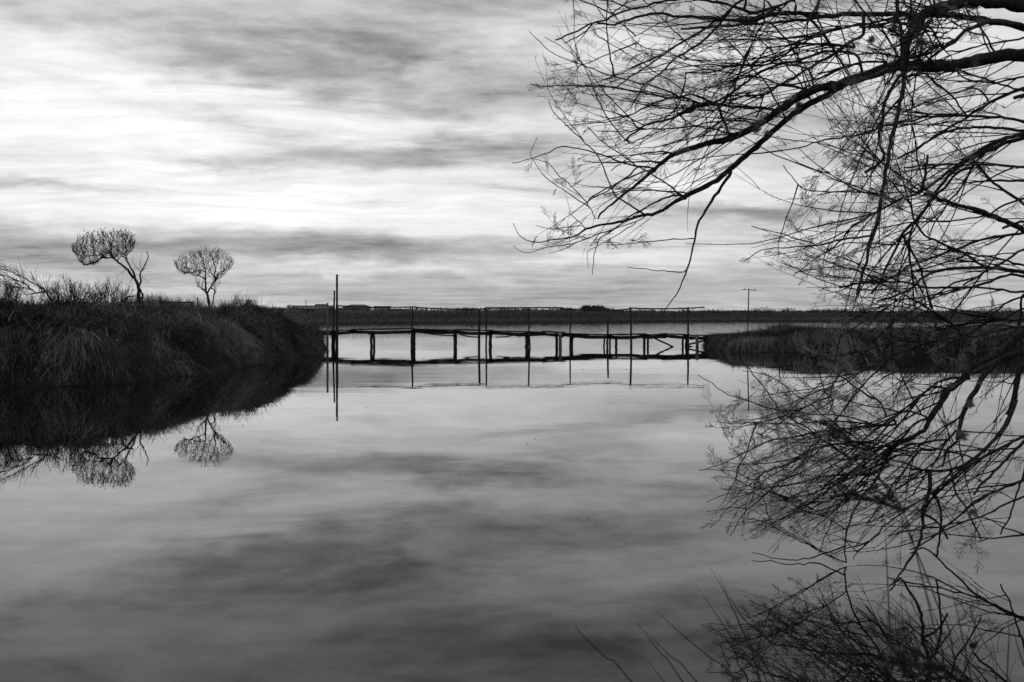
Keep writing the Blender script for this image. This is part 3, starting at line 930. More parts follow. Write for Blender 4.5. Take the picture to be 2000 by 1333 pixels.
def crown_fill(nodes, targets, rise=.35, min_d=.2):
    """joins every target to the skeleton with a curved shoot; returns polylines (base first)"""
    nodes = list(nodes)
    A = np.array(nodes)
    d0 = np.array([np.min(np.linalg.norm(A - t, axis=1)) for t in targets])
    out = []
    cap = len(A) + 3 * len(targets)
    buf = np.zeros((cap, 3)); buf[:len(A)] = A
    n = len(A)
    for i in np.argsort(d0):
        T = targets[i]
        v = T - buf[:n]
        d = np.linalg.norm(v, axis=1)
        cost = d + 1.6 * np.maximum(0, .75 * d - v[:, 2]) + np.where(d < min_d, 1.0, 0)
        k = int(np.argmin(cost))
        b0 = buf[k].copy()
        v = T - b0
        L = np.linalg.norm(v)
        c = b0 + v * .5 + np.array([v[0] * .12, v[1] * .12, -rise * .35 * L]) + RNG.normal(0, .05 * L, 3)
        t = np.linspace(0, 1, 6)[:, None]
        P = b0 * (1 - t) ** 2 + 2 * c * t * (1 - t) + T * t ** 2
        P[1:-1] += RNG.normal(0, .012, (4, 3))
        out.append(P)
        for q in (2, 4):
            buf[n] = P[q]; n += 1
    return out


rt = np.random.default_rng(5)


def side_shoots(P, R, n, lo, hi, r0, spread=.9, tmin=.1, K=8, up=.0, sweep=.0):
    """n shoots from random points of the polylines P (N,K,3); returns (n,K,3)"""
    N_, Kp, _ = P.shape
    i = rt.integers(0, N_, n)
    t = tmin + (1 - tmin) * rt.random(n)
    f = t * (Kp - 1)
    k = np.minimum(f.astype(int), Kp - 2)
    w = (f - k)[:, None]
    b0 = P[i, k] * (1 - w) + P[i, k + 1] * w
    T = unit(P[i, k + 1] - P[i, k])
    A = rt.normal(0, 1, (n, 3)) * [1, .55, 1]
    A -= T * np.sum(A * T, 1, keepdims=True)
    A = unit(A)
    ang = rt.uniform(.18, .18 + spread, n)[:, None]
    d = T * np.cos(ang) + A * np.sin(ang)
    d = unit(d + sweep * np.array([-1.0, 0, -.12]))
    L = rt.uniform(lo, hi, n)
    curl = unit(A * .5 + T * .6 + rt.normal(0, .3, (n, 3)))
    s = np.linspace(0, 1, K)[None, :, None]
    Q = b0[:, None] + L[:, None, None] * (d[:, None] * s + (T - d)[:, None] * s ** 2 * .35 + curl[:, None] * s ** 3 * .18 + (A * rt.normal(0, .16, n)[:, None])[:, None] * (s ** 2))
    Q[:, :, 2] += L[:, None] * (up * s[:, :, 0] - .10 * s[:, :, 0] ** 2 + .12 * s[:, :, 0] ** 4)
    if K > 3:                                   # a kink where a tip died back
        kk = rt.integers(1, K - 1, n)
        kink = rt.normal(0, .10, (n, 3)) * (rt.random(n) < .6)[:, None]
        Q += np.maximum(0, np.arange(K)[None, :] - kk[:, None])[:, :, None] / K * kink[:, None] * L[:, None, None]
    Q[:, 1:] += rt.normal(0, .005, (n, K - 1, 3)) * L[:, None, None]
    return Q


def bare_tree(name, label, D, off, fac, limbs, envelopes, n_targets, depth, leaf_rule, cat='tree', swept=0):
    def W(zx, zy, dy=0.0):
        return at(off[0] + zx / fac, off[1] + zy / fac, D) + np.array([0, dy, 0])
    base = W(*limbs[0][2][0])
    t = empty(name, base)
    tag(t, label, cat)
    nodes = []
    for i, (r0, r1, pts) in enumerate(limbs):
        L = [W(x_, y_) for x_, y_ in pts]
        bend = RNG.uniform(-.35, .35) * (0 if i == 0 else 1)
        P = smoothline(L, .06)
        P[:, 1] += bend * np.linspace(0, 1, len(P)) ** 1.5
        P[1:-1] += RNG.normal(0, .008, (len(P) - 2, 3))
        R = np.linspace(r0, r1, len(P)) * .78 * (1 + RNG.normal(0, .07, len(P)))
        b = MB(); b.tubes(P, R, 7)
        b.build('trunk' if i == 0 else 'limb', M['tree_bark'], t)
        s0 = 0 if len(limbs[i]) < 3 else int(len(P) * .35)
        nodes += list(P[s0::2])
    tw, lv = MB(), MB()
    has_leaf = False
    if swept:
        for (r0, r1, pts) in limbs[1:]:
            P = smoothline([W(x_, y_) for x_, y_ in pts], .05)
            W1 = side_shoots(P[np.linspace(0, len(P) - 1, 16).astype(int)][None], None, swept, .2, .55, 0, .7, .05, 6, .12)
            tw.tubes(W1, np.full((len(W1), 1), .006) * np.linspace(1, .5, 6)[None], 4, cap=False)
            W2 = side_shoots(W1, None, swept * 2, .08, .28, 0, .8, .2, 5, .1)
            tw.tubes(W2, np.full((len(W2), 1), .004) * np.linspace(1, .6, 5)[None], 3, cap=False)
    for env, n in zip(envelopes, n_targets):
        E = np.array(env, float)
        xs, ys = RNG.uniform(E[:, 0].min(), E[:, 0].max(), n * 4), RNG.uniform(E[:, 1].min(), E[:, 1].max(), n * 4)
        dd = inland(env, xs, ys) + (vnoise(xs, ys, 26, 61) - .5) * 34
        dd = np.where(vnoise(xs, ys, 42, 62) < .16, -1, dd)
        k = np.where(dd > 0)[0]
        # more shoot tips near the outline than inside
        k = k[RNG.random(len(k)) < np.clip(1.3 - .7 * dd[k] / (dd.max() * .9), .3, 1)][:n]
        T = np.array([W(x_, y_, RNG.uniform(-1, 1) * depth * min(1, .25 + d_ / dd.max())) for x_, y_, d_ in zip(xs[k], ys[k], dd[k])])
        sh = crown_fill(nodes, T)
        P = np.array(sh)
        ln = np.linalg.norm(P[:, -1] - P[:, 0], axis=1)
        R = (.0035 + .0055 * np.clip(ln, 0, .9))[:, None] * np.linspace(1.2, .45, 6)[None]
        tw.tubes(P, R, 4, cap=False)
        tips = P[:, -1]
        keep = np.array([leaf_rule(off_x, off_y) for off_x, off_y in zip(xs[k], ys[k])])
        keep &= RNG.random(len(keep)) < .42
        for c in tips[keep]:
            has_leaf = True
            leaf_cloud(lv, c + [0, 0, .01], (.04, .04, .06), RNG.integers(3, 6), .036, 1.0)
    o = tw.build('twigs', M['tree_bark'], t)
    o['kind'] = 'stuff'
    if has_leaf:
        o = lv.build('leaves', M['leaf'], t)
        o['kind'] = 'stuff'
    return t


OFF, FAC = (130, 430), 5.882
bare_tree('bare_tree', 'taller bare tree with trunk leaning left and a flat-topped twiggy crown', 33.9, OFF, FAC,
    [(.085, .035, [(825, 985), (825, 940), (825, 850), (822, 760), (790, 680), (760, 655), (720, 600), (690, 560), (620, 510), (560, 455), (530, 435)]),
     (.035, .014, [(530, 435), (470, 437), (400, 440), (340, 490), (235, 530)]),
     (.045, .02, [(790, 680), (770, 610), (730, 540), (690, 480), (665, 400), (600, 370), (560, 330)]),
     (.025, .01, [(470, 437), (400, 405), (300, 410), (170, 415), (90, 360)]),
     (.03, .012, [(530, 435), (520, 390), (460, 375), (400, 400), (300, 340)]),
     (.03, .012, [(665, 400), (680, 330), (660, 260), (640, 200)]),
     (.03, .012, [(530, 435), (505, 370), (490, 290), (500, 200)]),
     (.055, .03, [(828, 950), (850, 910), (880, 870), (862, 800), (830, 752)]),
     (.045, .016, [(828, 770), (855, 690), (845, 620), (880, 570), (910, 510), (945, 430), (935, 360)]),
     (.014, .006, [(870, 580), (840, 530), (838, 450), (836, 385)]),
     (.014, .006, [(860, 600), (800, 540), (760, 490), (755, 430)]),
     (.012, .005, [(862, 640), (890, 680), (908, 735)]), (.012, .005, [(765, 655), (745, 710), (722, 755)]),
     (.012, .005, [(690, 570), (620, 620), (580, 635)])],
    [[(60, 315), (110, 275), (165, 150), (270, 128), (400, 108), (560, 92), (680, 98), (740, 140), (800, 240), (760, 330), (690, 400), (600, 410), (530, 425), (420, 420), (330, 430), (150, 430)],
     [(110, 430), (330, 430), (390, 445), (330, 495), (235, 530), (170, 500)]],
    [1150, 90], .8, lambda x_, y_: y_ < 240 or RNG.random() < .1)
bare_tree('bare_tree', 'shorter bare tree with forked trunk and rounded twiggy crown', 35.2, OFF, FAC,
    [(.06, .03, [(1640, 1030), (1640, 990), (1625, 900), (1605, 830), (1600, 760), (1595, 690), (1600, 600)]),
     (.03, .012, [(1600, 600), (1540, 585), (1490, 590), (1400, 610), (1330, 620)]),
     (.05, .02, [(1645, 1000), (1630, 900), (1618, 840), (1640, 790), (1680, 720), (1710, 690), (1745, 620), (1780, 590), (1830, 560)]),
     (.035, .022, [(1665, 1000), (1675, 960), (1685, 880), (1680, 800), (1645, 790)]),
     (.03, .014, [(1595, 690), (1540, 650), (1480, 635), (1455, 620)]),
     (.03, .014, [(1710, 690), (1700, 620), (1720, 570), (1700, 500), (1690, 420)]),
     (.022, .01, [(1600, 600), (1570, 520), (1540, 430)]), (.02, .01, [(1490, 590), (1450, 560), (1390, 560), (1350, 500)]),
     (.018, .008, [(1605, 830), (1560, 800), (1510, 740), (1485, 680)])],
    [[(1230, 450), (1300, 400), (1410, 350), (1500, 320), (1600, 295), (1680, 290), (1760, 300), (1850, 350), (1930, 460), (1880, 560), (1800, 640), (1720, 690), (1660, 640), (1600, 600), (1500, 585), (1400, 600), (1330, 620), (1260, 560)],
     [(1480, 680), (1560, 660), (1600, 820), (1540, 800)], [(1690, 690), (1780, 600), (1740, 740), (1700, 800)]],
    [800, 40, 26], .75, lambda x_, y_: x_ > 1580 and y_ < 400)
bare_tree('windblown_tree', 'bare windblown small tree bent over to the left at the edge of the bank', 25.5, (0, 510), 5.333,
    [(.04, .02, [(600, 520), (560, 450), (520, 390), (470, 320)]),
     (.022, .008, [(470, 320), (380, 335), (330, 300), (250, 230), (130, 180), (30, 150), (-80, 150)]),
     (.022, .008, [(470, 320), (450, 290), (380, 250), (300, 200), (200, 150), (120, 110), (20, 80), (-80, 60)]),
     (.015, .006, [(330, 300), (250, 280), (150, 270), (60, 240)]),
     (.013, .006, [(480, 330), (455, 280)])],
    [], [], .6, lambda x_, y_: False, swept=22)


def shrub(px, pyb, pyt, wpx, D, n, label, mat='tree_bark'):
    c = at(px, pyb, D)
    t = empty('bare_shrub', c)
    tag(t, label, 'shrub', 'bare shrubs on the left skyline')
    st, tw = MB(), MB()
    hh, ww = (pyb - pyt) / F * D, wpx / F * D / 2
    for i in range(n):
        a = RNG.uniform(-1, 1)
        b0 = c + np.array([a * ww * .4, RNG.uniform(-.4, .4), -.5])
        e = c + np.array([a * ww * RNG.uniform(.8, 1.25) + RNG.normal(0, .08), RNG.uniform(-.6, .6), hh * (1 - .5 * abs(a)) * RNG.uniform(.3, 1.08)])
        P = smoothline([b0, b0 * .5 + e * .5 + RNG.normal(0, .04, 3), e], .08)
        st.tubes(P, np.linspace(.008, .0035, len(P)), 4, cap=False)
        for k in range(5):
            i0 = int(len(P) * RNG.uniform(.45, .95))
            q = P[min(i0, len(P) - 1)]
            d = RNG.normal(0, 1, 3) * [.5, .5, .3] + [0, 0, .8]
            Q = np.linspace(q, q + unit(d) * RNG.uniform(.12, .3), 3)
            tw.tubes(Q, np.linspace(.004, .0025, 3), 3, cap=False)
    st.build('stems', M[mat], t)['kind'] = 'stuff'
    tw.build('twigs', M[mat], t)['kind'] = 'stuff'


shrub(130, 580, 541, 100, 25.5, 80, 'thicket of upright bare shoots right of the windblown tree')
shrub(215, 585, 540, 86, 27, 80, 'fan of bare shoots just left of the tall leaning tree')
shrub(14, 572, 548, 70, 25, 50, 'dense bare shoots at the left edge beneath the windblown tree')

# heap of pale cut branches lying on the bank
c = at(215, 600, 25.5)
t = empty('brush_heap', c)
tag(t, 'heap of pale dead branches lying on the bank below the tall leaning tree', 'branches')
for k in range(30):
    p0 = at(RNG.uniform(165, 245), RNG.uniform(590, 598), 25.2 + RNG.uniform(-.5, .5))
    d = np.array([RNG.uniform(-.8, .45), RNG.uniform(-.5, 0), RNG.uniform(-.42, -.08)]) * RNG.uniform(.45, .9)
    P = smoothline([p0, p0 + d * .45 + [0, 0, .09], p0 + d * .8 + RNG.normal(0, .04, 3), p0 + d * 1.1], .06)
    P += RNG.normal(0, .006, P.shape)
    b = MB(); b.tubes(P, np.linspace(.014, .005, len(P)), 5, tone=np.array([RNG.uniform(.6, 1.3)]))
    b.build('branch', M['deadwood'], t)
P = smoothline([at(238, 594, 26), at(247, 582, 26), at(254, 579.5, 26), at(261, 578.5, 26)], .05)
b = MB(); b.tubes(P, np.linspace(.03, .015, len(P)), 6); b.build('branch', M['tree_bark'], t)


# ------------------------------------------------------------------ tamarisk leaning over the water from the right
ZONE = {'U1': (1000, 0), 'U2': (1330, 0), 'U3': (1660, 0), 'M1': (1000, 260), 'M2': (1400, 260), 'M3': (1660, 260), 'L1': (1660, 520), 'L0': (1380, 640), 'B1': (1660, 780), 'B0': (1380, 860)}
ZF = 4.762
# zone, thickness at the two ends (px of the photograph), course from the thick end outwards
LIMBS = [
    ('U3', 27, 19, [(1720, 500), (1619, 515), (1400, 525), (1200, 565), (1000, 600), (800, 630), (600, 615), (400, 630), (200, 690), (0, 750), (-90, 795)]),
    ('U2', 13, 9, [(1500, 795), (1350, 890), (1200, 960), (1050, 1060), (950, 1140), (850, 1230), (750, 1320), (600, 1450), (480, 1560), (333, 1680), (130, 1780), (-60, 1880)]),
    ('M1', 8, 1.2, [(1619, 600), (1500, 650), (1350, 745), (1220, 770), (1050, 815), (900, 845), (820, 855), (690, 895), (620, 940), (560, 975), (470, 980), (330, 1005), (240, 1020), (140, 995), (60, 940), (10, 840)]),
    ('M1', 7.5, 1.3, [(2040, 362), (1924, 543), (1824, 680), (1724, 862), (1686, 1060), (1652, 1200), (1567, 1430), (1500, 1540), (1430, 1640), (1360, 1750)]),
    ('M1', 2.5, 1.2, [(1690, 985), (1500, 990), (1200, 1020), (1000, 1040), (875, 1040)]),
    ('M1', 2.4, 1.2, [(1652, 1205), (1600, 1290), (1400, 1285), (1200, 1265), (1070, 1245)]),
    ('U2', 17, 12, [(1500, 795), (1350, 810), (1240, 840), (1150, 880), (1050, 940), (950, 1000), (880, 1050), (780, 1120), (650, 1200), (500, 1270), (400, 1310), (240, 1340)]),
    ('M1', 11, 3, [(1810, 100), (1619, 160), (1500, 200), (1400, 270), (1320, 350), (1200, 440), (1100, 530), (1000, 600), (900, 690), (820, 750), (800, 800)]),
    ('M1', 3.4, 1.5, [(1400, 270), (1180, 270), (1020, 270), (830, 275), (660, 262)]),
    ('M1', 3.6, 1.2, [(1330, 325), (1180, 310), (1000, 265), (880, 215), (760, 180), (600, 145), (460, 128), (350, 180), (190, 235), (60, 275), (0, 275)]),
    ('M1', 3.6, 1.6, [(1500, 200), (1430, 175), (1200, 190), (1100, 225), (1000, 290), (920, 355)]),
    ('M1', 3.4, 1.6, [(1340, 340), (1180, 310), (1100, 380), (950, 480), (800, 560), (740, 600), (700, 650), (720, 690), (780, 800)]),
    ('M1', 2, 1, [(700, 650), (560, 500), (430, 390), (350, 290), (290, 265), (200, 240)]),
    ('M1', 2, .9, [(720, 690), (600, 610), (480, 530), (350, 450), (260, 350), (200, 260), (170, 190), (235, 40)]),
    ('M1', 3.4, 1.4, [(1250, 770), (1100, 670), (970, 590), (900, 460), (850, 320), (800, 220), (720, 130), (580, 0), (400, -180), (340, -300)]),
    ('M1', 3, 1.4, [(1619, 560), (1500, 545), (1250, 535), (1060, 540), (920, 560), (720, 605)]),
    ('M1', 4, 1.1, [(1619, 585), (1500, 580), (1400, 615), (1250, 690), (1090, 780), (1030, 830), (930, 900), (820, 980), (790, 1050), (760, 1150), (750, 1320)]),
    ('M1', 2, .9, [(1240, 775), (1080, 880), (960, 960), (830, 1030), (730, 1080), (695, 1150), (710, 1250)]),
    ('M1', 2.2, .9, [(930, 900), (700, 980), (560, 1030), (430, 1050), (330, 1060), (220, 1100), (110, 1115), (10, 1050)]),
    ('M1', 1.8, .9, [(620, 1010), (500, 1075), (400, 1105), (340, 1120)]),
    ('M1', 2.2, 1, [(690, 895), (640, 840), (580, 790), (520, 735)]),
    ('M1', 1.8, .9, [(640, 860), (440, 885), (330, 885), (220, 860)]),
    ('M1', 3.2, 1.6, [(1619, 620), (1400, 440), (1200, 330), (1000, 190), (850, 90), (700, -60)]),
    # upper left
    ('U3', 14, 7, [(1750, 290), (1619, 260), (1500, 225), (1300, 200), (1150, 170), (900, 140), (700, 145), (450, 130), (200, 135), (0, 130), (-120, 140), (-270, 155), (-420, 135), (-570, 125), (-720, 130), (-930, 200)]),
    ('U2', 7, 4, [(640, 200), (480, 190), (330, 175), (150, 160), (0, 150), (-70, 155), (-170, 125), (-330, 145), (-480, 180), (-620, 230), (-780, 220)]),
    ('U2', 7, 3, [(900, 60), (700, 120), (480, 60), (300, 20), (100, -10), (-120, 5), (-370, 70), (-480, 90), (-620, 140), (-690, 180), (-820, 220), (-1010, 310), (-1170, 375)]),
    ('U1', 3, 1.8, [(750, 220), (720, 260), (600, 350), (550, 375), (495, 405)]),
    ('U1', 2, 1, [(715, 265), (640, 360), (585, 430)]),
    ('U1', 3, 1.6, [(950, 140), (800, 70), (620, 0), (480, -60)]),
    ('U1', 3, 1.6, [(1100, 85), (960, 20), (830, 0), (700, -30)]),
    ('U1', 3, 1.6, [(950, 110), (1050, 40), (1150, 0), (1250, -50)]),
    ('U2', 6, 2.4, [(600, 0), (480, 60), (400, 150), (250, 250), (100, 350), (0, 400), (-120, 480), (-290, 600), (-470, 720), (-640, 840)]),
    ('U2', 5, 2, [(480, 60), (420, 150), (300, 290), (150, 420), (0, 510), (-70, 560), (-200, 690), (-350, 800), (-430, 950), (-520, 1045)]),
    ('U2', 6, 1.6, [(330, 970), (180, 965), (0, 905), (-120, 910), (-320, 870), (-440, 850), (-570, 825), (-720, 800), (-920, 800), (-1070, 805), (-1140, 795), (-1240, 805), (-1330, 800), (-1405, 785)]),
    ('U2', 4.5, 1, [(300, 960), (100, 880), (0, 905), (-90, 860), (-270, 800), (-420, 770), (-520, 740), (-620, 710), (-720, 685), (-810, 650), (-930, 605), (-1090, 545), (-1210, 485), (-1310, 390), (-1415, 285)]),
    ('U1', 3.4, 1.4, [(1450, 915), (1300, 970), (1200, 1030), (1080, 1080), (920, 1130), (700, 1150), (490, 1170)]),
    ('U1', 3.2, 1.6, [(950, 710), (920, 560), (895, 400), (880, 180), (885, 0), (885, -80)]),
    ('U1', 5, 3, [(1690, 1030), (1619, 1045), (1500, 1095), (1390, 1130), (1280, 1150), (1180, 1205), (1100, 1260), (1040, 1320)]),
    ('U1', 3, 1.4, [(1619, 1180), (1300, 1200), (1150, 1215), (1000, 1225), (790, 1220)]),
    ('U1', 3, .9, [(1090, 1333), (1000, 1240), (900, 1110), (820, 980), (760, 830), (700, 680), (620, 540), (530, 420), (410, 330)]),
    ('U1', 2.6, 1, [(1180, 1205), (1070, 1070), (950, 950), (800, 780), (650, 580), (450, 430), (300, 345)]),
    ('U1', 2.4, 1, [(1619, 870), (1480, 760), (1350, 690), (1250, 610), (1000, 460), (850, 370), (740, 270)]),
    ('U1', 2.4, 1, [(1619, 560), (1450, 480), (1250, 450), (1100, 330), (1050, 220), (1040, 140)]),
    ('U1', 2.4, 1, [(1619, 150), (1450, 200), (1300, 250), (1150, 330), (1000, 400)]),
    ('U1', 2.6, 1.2, [(1700, 470), (1600, 380), (1400, 180), (1250, 30), (1180, -60)]),
    ('U1', 3, 1.4, [(1619, 1000), (1480, 1010), (1300, 985), (1150, 960), (1030, 910)]),
    # upper middle
    ('U2', 5.5, 4, [(1300, 155), (1200, 180), (1050, 190), (850, 215), (620, 225), (480, 240), (300, 250), (0, 270)]),
    ('U2', 5, 3, [(1050, 10), (900, 60), (800, 130), (640, 175), (480, 190)]),
    ('U2', 4, 2.4, [(1180, 650), (900, 595), (750, 610), (520, 612), (430, 622), (330, 660), (200, 680), (50, 678), (40, 760), (0, 900), (-40, 1050)]),
    ('U2', 5.5, 4, [(850, 1020), (760, 1000), (600, 1000), (450, 992), (330, 972), (180, 970), (0, 1050), (-40, 1060)]),
    ('U2', 5, 4, [(1619, 510), (1350, 480), (1300, 490), (1100, 560), (900, 600), (700, 700), (470, 870), (300, 960), (150, 1000), (0, 1050)]),
    ('U2', 3.4, 2.4, [(1200, 840), (1000, 800), (850, 812), (700, 850), (500, 885), (300, 960)]),
    ('U2', 7, 3.4, [(1700, 320), (1619, 370), (1500, 445), (1350, 545), (1150, 660), (950, 775), (780, 880), (600, 890), (480, 930), (300, 985)]),
    ('U2', 3.6, 2.4, [(780, 0), (770, 190), (740, 260), (640, 440), (560, 620), (470, 880), (430, 1060), (300, 1190), (150, 1310)]),
    ('U2', 3.6, 2.4, [(840, 220), (960, 340), (1050, 470), (1150, 610), (1180, 650)]),
    ('U2', 3, 2, [(1200, 930), (1050, 690), (900, 530), (760, 400), (620, 250), (560, 150)]),
    ('U2', 4.4, 2.4, [(1619, 430), (1300, 405), (1100, 410), (900, 430), (810, 455), (770, 490), (650, 630)]),
    ('U2', 3.6, 2.4, [(1619, 240), (1450, 280), (1250, 330), (1100, 420), (900, 560), (700, 640), (450, 760)]),
    ('U2', 4, 2, [(1290, 0), (1230, 130), (1180, 220), (1170, 380), (1110, 450), (1080, 560)]),
    ('U2', 4, 2.6, [(1619, 600), (1500, 630), (1400, 680), (1230, 740), (1000, 790), (850, 760), (700, 715), (560, 710)]),
    ('U2', 3.4, 2.4, [(1240, 120), (1300, 240), (1380, 390), (1480, 560), (1560, 710)]),
    ('U2', 3.2, 2, [(1150, 130), (1300, 300), (1310, 540)]),
    ('U2', 3, 1.6, [(1619, 450), (1300, 420), (1150, 400), (900, 370), (700, 350), (500, 300), (300, 250)]),
    ('U2', 4, 2.2, [(970, 1100), (940, 1050), (860, 900), (770, 740), (660, 640), (550, 500), (430, 380)]),
    ('U2', 3, 1.6, [(880, 1165), (700, 1120), (560, 1100), (400, 1040), (200, 1020), (0, 990)]),
    ('U2', 4, 2, [(740, 1160), (600, 1130), (400, 1130), (230, 1150), (0, 1220)]),
    ('U2', 3.6, 2, [(700, 1180), (500, 1250), (300, 1200), (150, 1180), (0, 1185)]),
    ('U2', 3.2, 2, [(700, 1100), (760, 920), (770, 890)]),
    # knot where the dead stems hang, upper right
    ('U3', 34, 16, [(1750, 40), (1619, 50), (1400, 15), (1100, 15), (900, 60), (720, 120), (600, 250), (530, 400), (510, 560), (500, 660)]),
    ('U3', 8, 5, [(430, -60), (440, 0), (440, 120), (480, 300), (500, 420)]),
    ('U3', 9, 5.5, [(500, 640), (490, 850), (460, 1000), (430, 1150), (390, 1280), (370, 1400), (340, 1540), (310, 1740), (280, 1880), (270, 1960), (260, 2070), (220, 2190), (180, 2290), (150, 2440), (110, 2590), (70, 2750)]),
    ('U3', 7, 5, [(480, 690), (400, 800), (330, 950), (310, 1010), (310, 1130), (270, 1230), (280, 1340), (305, 1400), (320, 1470), (140, 1610)]),
    ('U3', 3.2, 2, [(650, 490), (620, 700), (590, 870), (570, 1000), (570, 1130), (600, 1250), (615, 1333)]),
    ('U3', 5, 3, [(430, 660), (380, 720), (325, 795)]),
    ('U3', 4, 2.5, [(510, 680), (540, 760), (560, 815)]),
    ('U3', 9, 6, [(1619, 245), (1500, 225), (1300, 205), (1200, 235), (1080, 280), (980, 390), (880, 430), (780, 445), (690, 500), (560, 540)]),
    ('U3', 4.6, 3, [(560, 700), (700, 690), (800, 780), (950, 900), (1080, 1070)]),
    ('U3', 7, 4, [(1700, 790), (1619, 825), (1400, 905), (1250, 990), (1130, 1060), (1000, 1150), (850, 1230), (740, 1310), (600, 1400), (450, 1480)]),
    ('U3', 5.5, 2, [(1700, 1150), (1619, 1130), (1450, 1100), (1080, 1080), (750, 1090), (600, 1120), (450, 1140), (300, 1180), (150, 1235), (0, 1275), (-90, 1290), (-280, 1315), (-460, 1375), (-655, 1405)]),
    ('U3', 3.4, 2.4, [(1200, 830), (1000, 855), (750, 935), (600, 1000), (480, 1060)]),
    ('U3', 3.4, 2.4, [(1000, 1065), (800, 1062), (500, 1040), (350, 1000), (255, 955)]),
    ('U3', 5.5, 4, [(1700, 1240), (1619, 1222), (1350, 1190), (1100, 1192), (950, 1212), (850, 1245), (700, 1335)]),
    ('U3', 4, 3, [(1700, 880), (1619, 850), (1350, 770), (1150, 700), (950, 640)]),
    ('U3', 4, 3, [(1340, 480), (1220, 260), (1100, 120), (1050, 40)]),
    ('U3', 4, 3, [(480, 560), (330, 330), (180, 180), (60, 20), (0, -60)]),
    ('U3', 3.6, 2.4, [(470, 530), (300, 500), (150, 500), (0, 505), (-160, 510)]),
    ('U3', 4.5, 3, [(350, 590), (200, 575), (0, 610), (-100, 640), (-300, 690)]),
    ('U3', 4.6, 3, [(480, 150), (300, 190), (200, 220), (0, 250), (-170, 280), (-350, 330), (-520, 420)]),
    ('U3', 4, 2.4, [(1619, 350), (1450, 390), (1250, 420), (1050, 470), (900, 480)]),
    ('U3', 4, 2.4, [(1700, 700), (1500, 740), (1350, 770), (1100, 740), (960, 640)]),
    ('U3', 9, 7, [(1700, 880), (1619, 890), (1520, 915)]),
    # middle right
    ('M3', 9, 3, [(1700, 0), (1619, 10), (1450, 50), (1250, 140), (1050, 265), (900, 375), (760, 485), (650, 560), (550, 580), (450, 630), (330, 690), (250, 730), (170, 780), (0, 890), (-70, 980), (-190, 1100)]),
    ('M3', 9, 4, [(1700, 40), (1619, 48), (1450, 95), (1290, 165), (1170, 215), (1000, 320), (870, 455), (790, 560), (720, 680), (620, 810), (540, 870), (490, 940), (430, 1080), (340, 1250), (290, 1380), (200, 1500)]),
    ('M3', 5, 2, [(1290, 150), (1170, 270), (1100, 400), (1030, 510), (920, 640), (850, 750), (780, 840), (740, 960)]),
    ('M3', 5, 3, [(1150, 310), (1100, 330), (980, 390), (880, 510), (780, 600), (600, 840), (550, 1000), (550, 1130), (580, 1333), (620, 1480)]),
    ('M3', 6, 3, [(1700, 325), (1619, 320), (1300, 292), (1000, 290), (800, 296), (500, 325)]),
    ('M3', 5, 3, [(1700, 455), (1619, 450), (1330, 445), (1110, 465)]),
    ('M3', 13, 6, [(1700, 950), (1619, 900), (1450, 830), (1300, 760), (1150, 705), (1000, 680), (900, 642), (780, 590), (690, 565)]),
    ('M3', 6, 3.4, [(1700, 925), (1619, 932), (1400, 960), (1200, 1000), (1050, 1060), (900, 1110), (720, 1180), (550, 1240), (430, 1320), (280, 1390), (100, 1400), (-100, 1440)]),
    ('M3', 5, 3.4, [(1700, 1300), (1619, 1290), (1450, 1270), (1250, 1240), (1050, 1110), (850, 1030), (700, 950), (640, 880), (600, 800), (560, 640)]),
    ('M3', 5, 3, [(490, 950), (560, 1080), (640, 1220), (680, 1333), (720, 1480), (760, 1640)]),
    ('M3', 4.4, 3, [(1700, 1030), (1619, 1080), (1450, 1190), (1200, 1330), (1050, 1420)]),
    ('M3', 6, 5, [(655, 545), (700, 380), (722, 205)]),
    ('M3', 5.5, 4, [(1700, 720), (1619, 660), (1420, 530), (1300, 430), (1120, 220)]),
    ('M3', 5, 3, [(1700, 580), (1619, 610), (1450, 670), (1290, 770)]),
    ('M3', 6, 5, [(1700, 790), (1619, 815), (1420, 887)]),
    ('M3', 4, 3, [(1700, 1210), (1619, 1230), (1350, 1160), (1100, 1120), (900, 1070)]),
    ('M3', 3.4, 1.4, [(450, 630), (300, 590), (150, 555), (0, 545), (-200, 545), (-400, 535), (-480, 480), (-620, 300)]),
    ('M3', 3, 1.2, [(250, 560), (100, 540), (0, 500), (-150, 400), (-250, 330), (-350, 260), (-480, 140)]),
    ('M3', 4, 1.4, [(200, 955), (0, 985), (-130, 1000), (-250, 1030), (-400, 1055), (-560, 1065), (-700, 1075), (-830, 1090), (-980, 1190)]),
    ('M3', 2.6, 1.2, [(-330, 1030), (-500, 980), (-650, 930), (-920, 865)]),
    ('M3', 3, 1.4, [(460, 1040), (250, 1035), (0, 1020), (-130, 1060), (-250, 1120), (-400, 1230), (-530, 1330)]),
    ('M3', 3, 1.4, [(350, 1380), (100, 1290), (-50, 1250), (-250, 1250), (-400, 1280), (-520, 1300)]),
    ('M3', 3.4, 1.6, [(1290, 760), (1100, 800), (850, 830), (700, 790), (500, 720), (300, 640)]),
    ('M3', 3.2, 1.4, [(650, 540), (450, 380), (330, 300), (180, 180), (0, 60), (-150, -30)]),
    ('M3', 3.2, 1.4, [(640, 560), (500, 500), (330, 430), (200, 330), (0, 230), (-160, 150), (-300, 100)]),
    # around the horizon, right
    ('L1', 8, 4, [(1700, 60), (1619, 60), (1400, 30), (1250, 15), (1000, 20), (850, 40), (700, 95), (580, 200), (450, 270), (250, 330)]),
    ('L1', 5, 3, [(1700, 70), (1619, 100), (1500, 75), (1350, 130), (1150, 190), (1000, 200), (850, 200), (700, 200), (500, 150), (280, 150), (0, 160)]),
